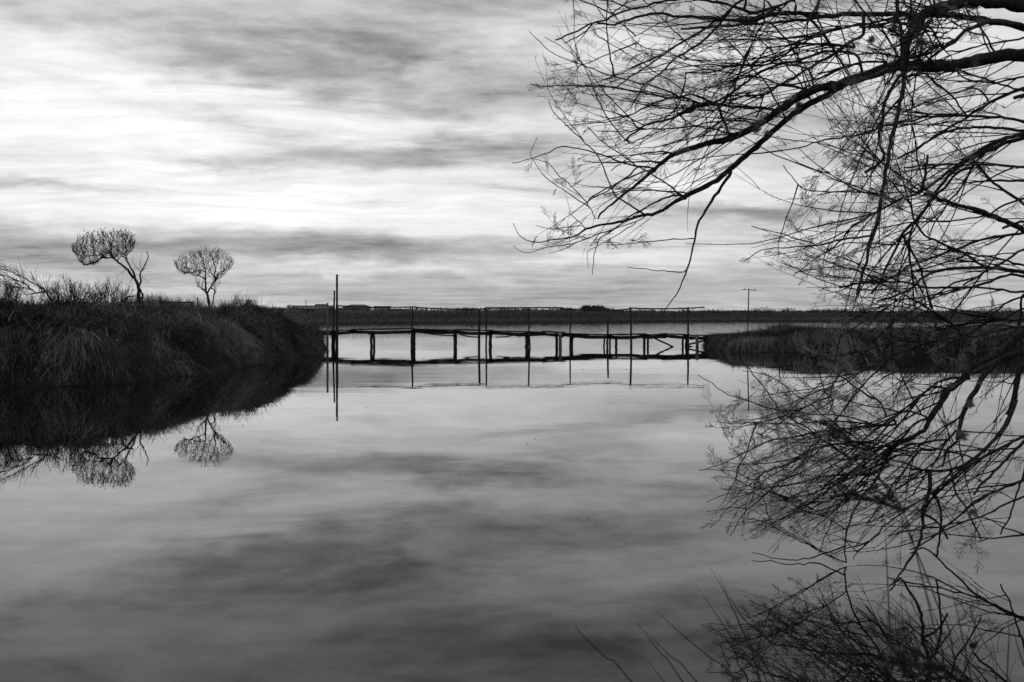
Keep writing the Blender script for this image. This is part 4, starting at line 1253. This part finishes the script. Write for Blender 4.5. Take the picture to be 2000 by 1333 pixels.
    ('L1', 4.4, 1.6, [(1700, 230), (1540, 240), (1300, 210), (1100, 200), (900, 230), (700, 290), (500, 310), (330, 370), (190, 390), (90, 420)]),
    ('L1', 4, 2, [(1700, 270), (1500, 320), (1350, 430), (1200, 560), (1000, 680), (850, 760), (700, 830), (500, 950), (300, 1040)]),
    ('L1', 4, 3, [(950, 545), (800, 440), (600, 320), (450, 240), (300, 170), (150, 80)]),
    ('L1', 3.4, 1.6, [(580, 60), (640, 180), (690, 290), (720, 420), (740, 470), (800, 560), (900, 680)]),
    ('L1', 4, 2, [(1700, 480), (1570, 505), (1400, 500), (1250, 500), (1100, 530), (930, 555), (700, 600), (500, 640), (270, 685)]),
    ('L1', 4, 2, [(1700, 550), (1500, 580), (1300, 620), (1100, 660), (800, 690), (600, 740), (450, 830), (300, 880), (130, 970), (0, 1060), (-100, 1130)]),
    ('L1', 2.6, 1.4, [(720, 420), (640, 450), (560, 500), (500, 580), (500, 620), (540, 690), (560, 760), (575, 880), (580, 960), (570, 1080)]),
    ('L1', 3, 1.6, [(700, 300), (560, 380), (450, 470), (380, 560), (340, 680), (310, 800)]),
    ('L1', 4.6, 3, [(1700, 200), (1600, 290), (1585, 420), (1560, 560), (1540, 700), (1520, 850)]),
    ('L1', 4, 2.4, [(1700, 380), (1560, 410), (1450, 480), (1300, 520), (1150, 620), (1000, 740)]),
    # lower limbs that dip to the water
    ('L1', 17, 11, [(1760, 520), (1619, 590), (1520, 700), (1400, 785), (1280, 850), (1150, 930), (1080, 1010), (1000, 1090), (920, 1160), (850, 1260), (790, 1340), (740, 1430)]),
    ('B1', 10, 4, [(740, 190), (690, 285), (600, 340), (480, 400), (380, 480), (320, 590), (280, 680), (250, 750)]),
    ('B0', 4, 2.6, [(1580, 370), (1480, 480), (1380, 640), (1330, 760), (1300, 860), (1285, 1000), (1300, 1140)]),
    ('L1', 14, 8, [(1760, 760), (1619, 800), (1500, 830), (1400, 880), (1300, 960), (1220, 1060), (1170, 1160), (1110, 1250), (1060, 1340), (1030, 1450), (1000, 1620)]),
    ('B1', 6, 4, [(1000, 390), (930, 440), (890, 500), (860, 630)]),
    ('B1', 4.6, 3, [(980, 290), (880, 430), (800, 560), (760, 640)]),
    ('L1', 9, 11, [(1760, 850), (1650, 900), (1575, 960), (1555, 1050), (1540, 1150), (1510, 1270), (1480, 1380)]),
    ('B1', 11, 4, [(1540, 0), (1510, 100), (1440, 250), (1350, 370), (1250, 470), (1150, 560), (1000, 640), (850, 670), (730, 660), (560, 655)]),
    ('B1', 9, 2.6, [(745, 665), (745, 850), (700, 960), (670, 1070), (680, 1180), (650, 1333), (560, 1480), (470, 1620), (370, 1740)]),
    ('B1', 5, 3.4, [(680, 1070), (780, 1120), (850, 1180), (910, 1300)]),
    ('B1', 5, 3, [(760, 870), (820, 950), (850, 1100), (830, 1333), (800, 1470)]),
    ('B1', 3.6, 2.6, [(710, 690), (650, 790), (580, 900)]),
    ('B1', 4.4, 2.6, [(930, 680), (980, 850), (1000, 900), (1100, 1050), (1220, 1310)]),
    ('B1', 6.5, 2.4, [(1700, 320), (1619, 350), (1450, 420), (1300, 510), (1100, 620), (900, 770), (750, 880), (500, 1050), (350, 1150), (220, 1290), (60, 1420)]),
    ('B1', 7, 4, [(1700, 330), (1619, 390), (1500, 510), (1390, 630), (1250, 760), (1150, 890)]),
    ('B1', 5, 2.4, [(1700, 720), (1619, 750), (1400, 840), (1200, 930), (1050, 1050), (900, 1180), (700, 1333), (560, 1400)]),
    ('B1', 4, 2.6, [(1600, 760), (1580, 790), (1540, 930), (1480, 1100), (1400, 1260)]),
    ('B1', 4, 2, [(720, 170), (600, 120), (510, 112), (400, 140), (280, 190), (120, 230), (0, 260)]),
    ('B1', 5, 2.4, [(520, 390), (430, 420), (270, 455), (100, 420), (0, 400)]),
    ('B1', 3.6, 2, [(1160, 560), (900, 480), (620, 480), (450, 520), (270, 560), (0, 560), (-150, 600)]),
    ('B1', 4.4, 2.4, [(720, 180), (600, 230), (500, 350), (330, 480), (150, 600), (0, 700)]),
    ('B1', 3.6, 2, [(640, 480), (560, 580), (480, 690), (370, 830), (290, 980), (150, 1160)]),
    ('B1', 4, 2, [(930, 380), (760, 390), (600, 420), (400, 410), (200, 400), (0, 380)]),
    ('B1', 4, 2, [(1700, 880), (1500, 950), (1330, 1040), (1150, 1120), (850, 1180), (600, 1220), (350, 1270)]),
    ('B1', 4, 2, [(1700, 1250), (1500, 1275), (1350, 1290), (1190, 1330)]),
    ('L1', 5, 2.4, [(1120, 1060), (1000, 1040), (880, 1050), (750, 1130), (640, 1220), (520, 1320), (400, 1430), (250, 1520)]),
    ('L1', 4, 2, [(930, 1140), (750, 1130), (600, 1280), (420, 1400), (200, 1480), (0, 1530)]),
    ('L0', 5.5, 2, [(1619, 300), (1420, 330), (1300, 390), (1230, 440), (1180, 520), (1160, 560), (1160, 640), (1180, 710), (1130, 800)]),
    ('L0', 3.4, 1.2, [(1160, 640), (1000, 700), (850, 770), (700, 775), (580, 750), (480, 710), (300, 655), (200, 620), (100, 560), (0, 490), (-80, 440)]),
    ('L0', 2.6, 1.2, [(1160, 550), (960, 720), (800, 770), (600, 810), (450, 850), (280, 930)]),
    ('L0', 6, 1.4, [(1760, 900), (1619, 910), (1400, 930), (1200, 950), (1000, 980), (800, 1020), (600, 1050), (480, 1100), (350, 1160), (200, 1240), (40, 1300), (-70, 1330)]),
    ('L0', 4, 1.4, [(1340, 1230), (1150, 1090), (900, 920), (700, 790), (600, 650), (500, 520), (400, 390), (300, 270), (170, 150)]),
    ('L0', 3, 1.2, [(1619, 1210), (1350, 1000), (1100, 830), (950, 710), (800, 600), (650, 480), (480, 420), (330, 400)]),
    ('L0', 4, 1.4, [(1619, 700), (1450, 600), (1240, 450), (1100, 370), (900, 300), (860, 150), (870, 20)]),
    ('L0', 3, 1.2, [(1500, 880), (1250, 820), (1000, 810), (850, 790), (560, 870), (330, 890), (120, 880)]),
    ('L0', 3, 1.2, [(1300, 1180), (1000, 1000), (800, 900), (600, 890), (400, 900), (230, 960)]),
    ('B0', 6, 2, [(1500, 90), (1300, 40), (1130, 50), (1000, 80), (880, 140), (770, 210), (640, 270), (540, 300), (470, 370), (440, 450), (440, 510), (390, 610)]),
    ('B0', 7, 1.4, [(1700, 230), (1590, 290), (1480, 320), (1330, 320), (1200, 330), (1050, 350), (900, 385), (780, 410), (650, 440), (560, 500), (480, 570), (400, 630), (310, 730), (220, 890)]),
    ('B0', 3.4, 1.4, [(1620, 340), (1540, 370), (1400, 430), (1270, 560), (1180, 730), (1110, 880), (1040, 1060)]),
    ('B0', 2.2, .9, [(1300, 840), (1150, 740), (1000, 650), (900, 580), (700, 450), (540, 280), (320, 150)]),
    ('B0', 3, 1.2, [(1280, 990), (1150, 1030), (1050, 1075), (900, 1110), (760, 1116), (600, 1090), (420, 1045)]),
    ('B0', 2, 1, [(400, 630), (300, 625), (200, 635), (0, 665)]),
    ('B0', 2, 1, [(520, 530), (450, 490), (330, 490), (200, 500), (100, 530), (0, 580)]),
    ('B0', 2.2, 1, [(470, 365), (400, 360), (290, 300), (150, 280), (0, 270)]),
    ('B0', 2.4, 1, [(960, 90), (880, 220), (720, 340), (600, 430), (440, 480), (240, 600), (30, 820)]),
    ('B0', 2.4, 1, [(1180, 545), (1140, 575), (1030, 565), (900, 590), (850, 620), (760, 710), (600, 770), (430, 795)]),
    ('B0', 3, 1.2, [(1610, 860), (1480, 970), (1370, 1080), (1365, 1118)]),
    ('B0', 2.6, 1.2, [(1300, 1135), (1100, 1060), (920, 960), (850, 930), (660, 825), (560, 770), (430, 730)]),
]

TRUNK = np.array([(5.0, 6.5, .1), (4.95, 6.55, .8), (4.7, 6.6, 1.7), (4.75, 6.7, 2.6), (5.05, 6.8, 3.6), (5.2, 6.9, 4.6)])
tam = empty('tamarisk_tree', TRUNK[0])
tag(tam, 'bare tamarisk tree reaching in from the right with long arching branches over the water', 'tree')
TP = smoothline(TRUNK, .1)
b = MB()
b.tubes(TP + RNG.normal(0, .008, TP.shape), np.linspace(.17, .08, len(TP)) * (1 + RNG.normal(0, .05, len(TP))), 12)
b.build('trunk', M['bark'], tam, True)

# region of the view that the crown fills; side shoots that would leave it are not grown
CROWN = [(1150, -400), (1060, 60), (1040, 110), (1035, 190), (1070, 250), (1040, 300), (1050, 340), (1090, 390), (1040, 440), (1030, 495), (1100, 515), (1200, 490), (1330, 450), (1330, 560), (1350, 560), (1370, 430),
         (1410, 365), (1450, 320), (1560, 235), (1680, 165), (1700, 200), (1600, 240), (1540, 340), (1520, 400), (1450, 450), (1455, 500), (1540, 530), (1570, 590), (1610, 650), (1560, 680),
         (1480, 700), (1400, 730), (1385, 790), (1410, 870), (1390, 920), (1380, 1000), (1440, 1060), (1480, 1098), (2700, 1098), (2700, -400)]
rt = np.random.default_rng(5)
samples = np.zeros((0, 3))          # px, py, distance of every limb point so far


def shown(P):
    return CX + P[..., 0] / P[..., 1] * F, HZ - (P[..., 2] - H) / P[..., 1] * F


def keep_in(Q):
    x, y = shown(Q)
    ok = np.ones(len(Q), bool)
    for k in (Q.shape[1] // 2, -1):
        ok &= inland(CROWN, x[:, k], y[:, k]) > 0
    return Q[ok & (Q[:, :, 2].min(1) > .02)]


def sprays(mb, B, Dn, size, tone):
    """feathery tamarisk sprays at the points B growing along Dn"""
    n = len(B)
    if n == 0: return
    Dn = unit(Dn + rt.normal(0, .25, (n, 3)))
    A = unit(np.cross(Dn, rt.normal(0, 1, (n, 3)) * [.5, 1, .5]))
    L = size * rt.uniform(.6, 1.25, n)
    s = np.linspace(0, 1, 4)
    P = B[:, None] + Dn[:, None] * (L[:, None] * s)[:, :, None] + A[:, None] * (L[:, None] * .10 * s ** 2)[:, :, None]
    sd = unit(rt.normal(0, 1, (n, 3)))
    mb.ribbons(P, np.full((n, 4), .0020) * np.array([1, .9, .8, .5]), unit(np.cross(Dn, [[0, 1, 0]]) + 1e-4), np.full(n, tone))
    m = 11
    for k in range(m):
        u = .12 + .85 * k / m
        b0 = B + Dn * (L * u)[:, None] + A * (L * .10 * u * u)[:, None]
        sgn = 1 if k % 2 else -1
        d = unit(Dn * .95 + A * sgn * rt.uniform(.4, .9, n)[:, None] + rt.normal(0, .28, (n, 3)))
        l = L * (.46 - .30 * u) * rt.uniform(.7, 1.3, n)
        Q = b0[:, None] + d[:, None] * (l[:, None] * np.array([0, .55, 1]))[:, :, None] + Dn[:, None] * (l[:, None] * np.array([0, .03, .16]))[:, :, None]
        side = unit(np.cross(d, [[0, 1, 0]]) + 1e-4)
        mb.ribbons(Q, np.full((n, 3), .0019) * np.array([.9, 1, .5]), side, np.full(n, tone))
        for v in (.4, .7):
            b1 = b0 + d * (l * v)[:, None]
            d2 = unit(d + A * rt.uniform(-.9, .9, n)[:, None] + rt.normal(0, .4, (n, 3)))
            Q2 = b1[:, None] + d2[:, None] * ((l * .38)[:, None] * np.array([0, 1.0]))[:, :, None]
            mb.ribbons(Q2, np.full((n, 2), .0018) * np.array([1, .5]), unit(np.cross(d2, [[0, 1, 0]]) + 1e-4), np.full(n, tone))


for li, (zone, d0, d1, pts) in enumerate(LIMBS):
    ox, oy = ZONE[zone]
    pp = np.array([(ox + x_ / ZF, oy + y_ / ZF) for x_, y_ in pts])
    root = pp[0, 0] > 1990
    if root:
        D0 = rt.uniform(5.9, 6.9)
    else:
        q = np.hypot(samples[:, 0] - pp[0, 0], samples[:, 1] - pp[0, 1])
        k = int(np.argmin(q))
        D0 = samples[k, 2]
        if 5 < q[k] < 90: pp = np.vstack([samples[k, :2], pp])
    seg = np.concatenate([[0], np.cumsum(np.linalg.norm(np.diff(pp, axis=0), axis=1))])
    drift = rt.uniform(-.8, .8) * min(1, seg[-1] / 700)
    Dp = np.clip(D0 + drift * seg / seg[-1], 5.2, 7.6)
    lim = np.where(pp[:, 1] > 700, 3085.0 / np.maximum(pp[:, 1] - HZ, 1), 99)
    Dp = np.minimum(Dp, np.minimum(lim, 99))
    W3 = np.array([at(x_, y_, D_) for (x_, y_), D_ in zip(pp, Dp)])
    P = smoothline(W3, .05)
    u = np.linspace(0, 1, len(P))
    R = (d0 + (d1 - d0) * u ** .8) / 2 * P[:, 1] / F * (1.15 if d0 < 6 else 1.0)
    P[1:-1] += rt.normal(0, 1, (len(P) - 2, 3)) * (.0025 + .03 * R[1:-1])[:, None]
    R = R * (1 + rt.normal(0, .06, len(R)))
    sx, sy = shown(P)
    samples = np.vstack([samples, np.stack([sx, sy, P[:, 1]], -1)])
    if root:                                  # carry the limb on to the trunk outside the view
        S0, tg = P[0], unit(P[0] - P[min(4, len(P) - 1)])
        zj = float(np.clip(S0[2] * .8 - .1, .5, 4.4))
        J = TP[int(np.argmin(np.abs(TP[:, 2] - zj)))]
        X_ = smoothline([J, J * .5 + (S0 + tg * .5) * .5 + [0, 0, .08], S0 + tg * .35, S0], .08)[:-1]
        P = np.vstack([X_, P])
        R = np.concatenate([np.linspace(max(R[0] * 1.6, .02), R[0], len(X_)), R])
        nx = len(X_)
    else:
        nx = 0
    b = MB()
    b.tubes(P, R, 9 if d0 > 9 else (7 if d0 > 4 else 5))
    limb = b.build('limb', M['bark'], tam, d0 > 6)
    # shoots of this limb
    Pv = P[nx:]
    n = len(Pv)
    if n < 6: continue
    Lm = float(np.sum(np.linalg.norm(np.diff(Pv, axis=0), axis=1)))
    take = Pv[np.linspace(0, n - 1, 24).astype(int)][None]
    thin = d0 < 3
    mx = float(np.median(shown(Pv)[0]))
    dens = float(np.interp(mx, [1150, 1350, 1600, 1800], [.5, .6, .85, 1.0]))
    W1 = side_shoots(take, None, int(Lm * dens * (5 if thin else 7.5)) + 1, .25, .7 if thin else 1.15, 0, .42, .08, sweep=.35)
    if float(np.median(shown(Pv)[1])) > 840:     # the lowest limbs trail long shoots down to the water
        W1 = np.concatenate([W1, side_shoots(take, None, int(Lm * 9) + 1, .3, .9, 0, .6, .1, up=-.55, sweep=.2)])
    W1 = keep_in(W1)
    if len(W1) == 0: continue
    tw = MB()
    ln = np.linalg.norm(W1[:, -1] - W1[:, 0], axis=1)
    tw.tubes(W1, (.0019 + .0026 * np.clip(ln, 0, .9))[:, None] * np.linspace(1.15, .26, 8)[None] * rt.uniform(.7, 1.3, len(W1))[:, None] * rt.uniform(.85, 1.18, (len(W1), 8)), 4, cap=False, tone=np.ones(len(W1)))
    # short spurs and buds give the shoots a rough outline
    sp = side_shoots(W1, None, len(W1) * 7, .010, .028, 0, .9, .05, 2)
    tw.tubes(sp, np.full((len(sp), 1), .0014) * np.array([[1.2, .7]]), 3, cap=False, tone=np.ones(len(sp)))
    W2 = keep_in(side_shoots(W1, None, int(len(W1) * 1.2) + 1, .12, .42, 0, .6, .15, 6, sweep=.15))
    if len(W2):
        tw.tubes(W2, np.full((len(W2), 1), .0022) * np.linspace(1, .5, 6)[None], 3, cap=False, tone=np.ones(len(W2)))
    o = tw.build('twigs', M['twig'], limb)
    o['kind'] = 'stuff'
    # sprays sit on the outer shoots, most of them low on the left of the crown
    fo = MB()
    for W_, prob, sz in ((W1, .5, .13), (W2, .6, .11)):
        if len(W_) == 0: continue
        x_, y_ = shown(W_[:, -1])
        dense = np.exp(-((x_ - 1470) / 110) ** 2 - ((y_ - 820) / 90) ** 2) * 2.2 + np.exp(-((x_ - 1700) / 130) ** 2 - ((y_ - 690) / 60) ** 2) * 1.3 + np.exp(-((x_ - 1230) / 110) ** 2 - ((y_ - 110) / 50) ** 2) * .9 + np.exp(-((x_ - 1650) / 120) ** 2 - ((y_ - 300) / 90) ** 2) * .5
        pick = rt.random(len(W_)) < prob * (.35 + dense)
        if pick.any():
            V_ = W_[pick]
            for fr in (.4, .6, .8, 1.0):
                kk = min(int(fr * (V_.shape[1] - 1)), V_.shape[1] - 1)
                sprays(fo, V_[:, kk], V_[:, -1] - V_[:, -3], sz, rt.uniform(.6, 1.1))
    if fo.n:
        o = fo.build('sprays', M['spray'], limb)
        o['kind'] = 'stuff'

# snarl of dead twigs round the knot where the stems hang
q = np.hypot(samples[:, 0] - 1775, samples[:, 1] - 60)
Dk = samples[int(np.argmin(q)), 2]
n = 90
B0 = np.stack([at(x_, y_, Dk + rt.uniform(-.18, .18)) for x_, y_ in zip(rt.normal(1790, 38, n), rt.normal(55, 45, n))])
dv = unit(rt.normal(0, 1, (n, 3)) * [1, .6, 1])
Lk = rt.uniform(.12, .42, n)
K_ = np.linspace(-.5, .5, 6)[None, :, None]
Pk = B0[:, None] + dv[:, None] * Lk[:, None, None] * K_ + unit(rt.normal(0, 1, (n, 3)))[:, None] * Lk[:, None, None] * .5 * (K_ ** 2) + rt.normal(0, .005, (n, 6, 3))
b = MB()
b.tubes(Pk, rt.uniform(.003, .008, n)[:, None] * np.linspace(1, .5, 6)[None], 5, cap=False)
b.build('dead_twigs', M['bark'], tam)['kind'] = 'stuff'
# lichen tufts on the old wood of the knot
for (px_, py_, r_) in [(1778, 35, .055), (1790, 62, .06), (1800, 84, .07), (1745, 55, .06), (1742, 130, .04), (1702, 78, .035), (1835, 15, .06), (1478, 252, .045), (1560, 205, .04), (1880, 700, .03), (1500, 262, .04), (1895, 790, .035), (1880, 850, .05), (1900, 1000, .03)]:
    q = np.hypot(samples[:, 0] - px_, samples[:, 1] - py_)
    c = at(px_, py_, samples[int(np.argmin(q)), 2] - .05)
    n = 260
    d = unit(rt.normal(0, 1, (n, 3)))
    B0 = c + d * (r_ * .5 * rt.random(n))[:, None]
    e = B0 + unit(d + rt.normal(0, .5, (n, 3))) * (r_ * rt.uniform(.3, .8, n))[:, None]
    b = MB()
    b.ribbons(np.stack([B0, (B0 + e) / 2 + rt.normal(0, r_ * .08, (n, 3)), e], 1), np.full((n, 3), .0035) * np.array([1, .9, .5]), unit(rt.normal(0, 1, (n, 3))))
    b.build('lichen', M['lichen'], tam)['kind'] = 'stuff'


# bits of leaf and stem floating on the water
mb = MB()
n = 70
yy = rt.uniform(6, 38, n) ** 1.0
xx = rt.uniform(-.32, .42, n) * yy
ok = (inland(left_bank.poly, xx, yy) < -.5)
xx, yy = xx[ok], yy[ok]
n = len(xx)
aa = rt.random(n) * 6.283
ax = np.stack([np.cos(aa), np.sin(aa), np.zeros(n)], -1)
Lf = rt.uniform(.012, .04, n) * (.3 + yy / 25)
Pc = np.stack([xx, yy, np.full(n, .006)], -1)
mb.tubes(Pc[:, None] + ax[:, None] * (Lf[:, None] * np.array([[-.5, 0, .5]]))[:, :, None], np.array([[.0015, .004, .0015]]) * (.3 + yy / 25)[:, None], 5)
tag(mb.build('floating_debris', M['deadwood']), 'small bits of leaf and stem floating on the water', 'debris', kind='stuff')


# ------------------------------------------------------------------ rushes close to the camera
def near_ground(x, y):
    return float(near_bank.h(np.array([x]), np.array([y]))[0])


def rush_clump(label, lines, D, tone):
    """lines: courses in photo pixels, tip first, running down to the lower edge"""
    feet = []
    built = []
    for pts in lines:
        pp = np.array(pts, float)
        dpt = D + rt.uniform(-.25, .25)
        W3 = [at(x_, y_, dpt) for x_, y_ in pp]
        lastd = unit(W3[-1] - W3[-2])
        k = (W3[-1][2] - .25) / max(.2, -lastd[2])
        foot = W3[-1] + np.array([lastd[0] * .6, 0, lastd[2]]) * k
        foot[2] = near_ground(foot[0], foot[1]) - .03
        mid = (W3[-1] * .5 + foot * .5) + np.array([lastd[0] * .06, 0, 0])
        P = smoothline(W3 + [mid, foot], .04)[::-1]
        built.append(P); feet.append(foot)
    t = empty('rush_clump', np.mean(feet, 0))
    tag(t, label, 'rushes', 'rushes at the lower edge of the view')
    for P in built:
        s = np.linspace(0, 1, len(P))
        r = .0021 * np.interp(s, [0, .6, .9, 1], [1.1, 1.0, .55, .12])
        b = MB()
        b.tubes(P, r, 5, tone=np.array([tone * rt.uniform(.7, 1.5)]))
        b.build('blade', M['rush'], t)


def z8(*p):
    return [(1100 + x_ / 2.222, 850 + y_ / 2.222) for x_, y_ in p]


def z3(*p):
    return [(1360 + x_ / ZF, 1053 + y_ / ZF) for x_, y_ in p]


def z4(*p):
    return [(1660 + x_ / ZF, 1053 + y_ / ZF) for x_, y_ in p]


rush_clump('few thin slanting rush blades leftmost along the lower edge', [z8((50, 810), (72, 855), (190, 970), (300, 1075)), z8((315, 805), (420, 945), (520, 1075)), z8((358, 853), (470, 965), (582, 1075)),
           z8((392, 752), (520, 870), (640, 968), (760, 1075)), z8((352, 980), (440, 1075))], 2.1, .8)
rush_clump('clump of long dark rush blades below the drooping tamarisk branches', [z3((0, 430), (300, 870), (600, 1333)), z3((120, 250), (320, 600), (480, 960), (730, 1333)), z3((210, 330), (340, 650), (440, 870), (600, 1333)), z3((170, 610), (480, 1000), (660, 1333)),
           z3((165, 845), (260, 1090), (345, 1333)), z3((1190, 230), (1320, 720), (1440, 1200), (1470, 1333)), z3((835, 490), (1000, 800), (1300, 1150), (1460, 1333)), z3((750, 780), (980, 1040), (1230, 1333))], 2.0, .9)
rush_clump('thin upright rush blades rising at the lower right', [z4((325, -200), (350, 400), (380, 1080), (390, 1333)), z4((480, 480), (600, 900), (700, 1170), (760, 1333)), z4((410, 660), (560, 1020), (680, 1333)), z4((905, 330), (990, 640), (1060, 1000), (1130, 1333)),
           z4((1470, 650), (1480, 900), (1460, 1333)), z4((1490, 720), (1560, 1000), (1619, 1180), (1660, 1333)), z4((1090, 880), (1075, 1100), (1060, 1333)), z4((720, 690), (760, 980), (800, 1200), (820, 1333)), z4((130, 680), (280, 1000), (400, 1333))], 1.9, .9)


def club_rush(label, stem, bract, heads, D):
    foot = at(*stem[-1], D)
    W3 = [at(x_, y_, D) for x_, y_ in stem]
    ld = unit(W3[-1] - W3[-2])
    k = (W3[-1][2] - .25) / max(.3, -ld[2])
    foot = W3[-1] + np.array([ld[0] * .5, 0, ld[2]]) * k
    foot[2] = near_ground(foot[0], foot[1]) - .03
    t = empty('club_rush', foot)
    tag(t, label, 'rush', 'seeding club-rushes near the camera')
    P = smoothline(W3 + [foot], .03)
    b = MB(); b.tubes(P, np.linspace(.0012, .0019, len(P)), 6); b.build('stem', M['rush'], t)
    for br in bract:
        P = smoothline([at(x_, y_, D) for x_, y_ in br], .02)
        b = MB(); b.tubes(P, np.linspace(.0016, .0004, len(P)), 4); b.build('bract', M['rush'], t)
    top = W3[0]
    for (x_, y_, rx, ry, n) in heads:
        c = at(x_, y_, D)
        P = smoothline([top, (top + c) / 2 + [0, 0, .004], c], .01)
        b = MB(); b.tubes(P, np.linspace(.0016, .0008, len(P)), 4)
        sp = []
        for q in range(n):
            e = c + np.array([rt.uniform(-1, 1) * rx, rt.uniform(-1, 1) * rx * .6 * F, rt.uniform(-1, 1) * ry])[[0, 1, 2]] * np.array([D / F, D / F / F, D / F])
            kx = rt.integers(len(P) // 2, len(P))
            b.tubes(np.linspace(P[min(kx, len(P) - 1)], e, 3), np.full(3, .0006), 3)
            dd = unit(e - top + rt.normal(0, .02, 3))
            sp.append((e, dd))
        br = b.build('spray_stalks', M['rush'], t)
        for e, dd in sp:
            L_ = rt.uniform(.005, .009)
            Q = e + dd[None] * (np.linspace(-.5, .5, 5) * L_)[:, None]
            m_ = MB(); m_.tubes(Q, np.array([.0006, .0020, .0025, .0018, .0004]) * rt.uniform(.8, 1.2), 5)
            m_.build('spikelet', M['spikelet'], br)


club_rush('club-rush with dark seed heads nodding left in front of the branches', z4((500, -250), (580, 0), (700, 480), (810, 940), (890, 1290)), [[(1762, 990), (1735, 955), (1700, 920), (1686, 908)]],
          [(1640, 955, 20, 16, 26), (1660, 972, 14, 8, 14), (1700, 955, 14, 10, 16), (1705, 976, 18, 8, 18), (1735, 970, 14, 9, 12)], 1.75)
club_rush('club-rush with a narrow seed head below the forked twig', [(1672, 867), (1700, 905), (1760, 1010), (1830, 1180), (1870, 1333)], [[(1672, 867), (1640, 845), (1612, 822)]],
          [(1612, 824, 10, 6, 12), (1632, 842, 12, 7, 14), (1628, 855, 10, 6, 10), (1652, 862, 12, 7, 14)], 1.75)
club_rush('blurred club-rush seed heads low in the right corner', [(1762, 1300), (1768, 1318), (1775, 1345)], [[(1762, 1300), (1750, 1283), (1744, 1262)]],
          [(1735, 1292, 22, 14, 16), (1760, 1282, 16, 12, 12), (1790, 1278, 12, 12, 10), (1832, 1304, 9, 8, 9), (1812, 1302, 9, 8, 8), (1772, 1310, 20, 12, 14)], 1.15)
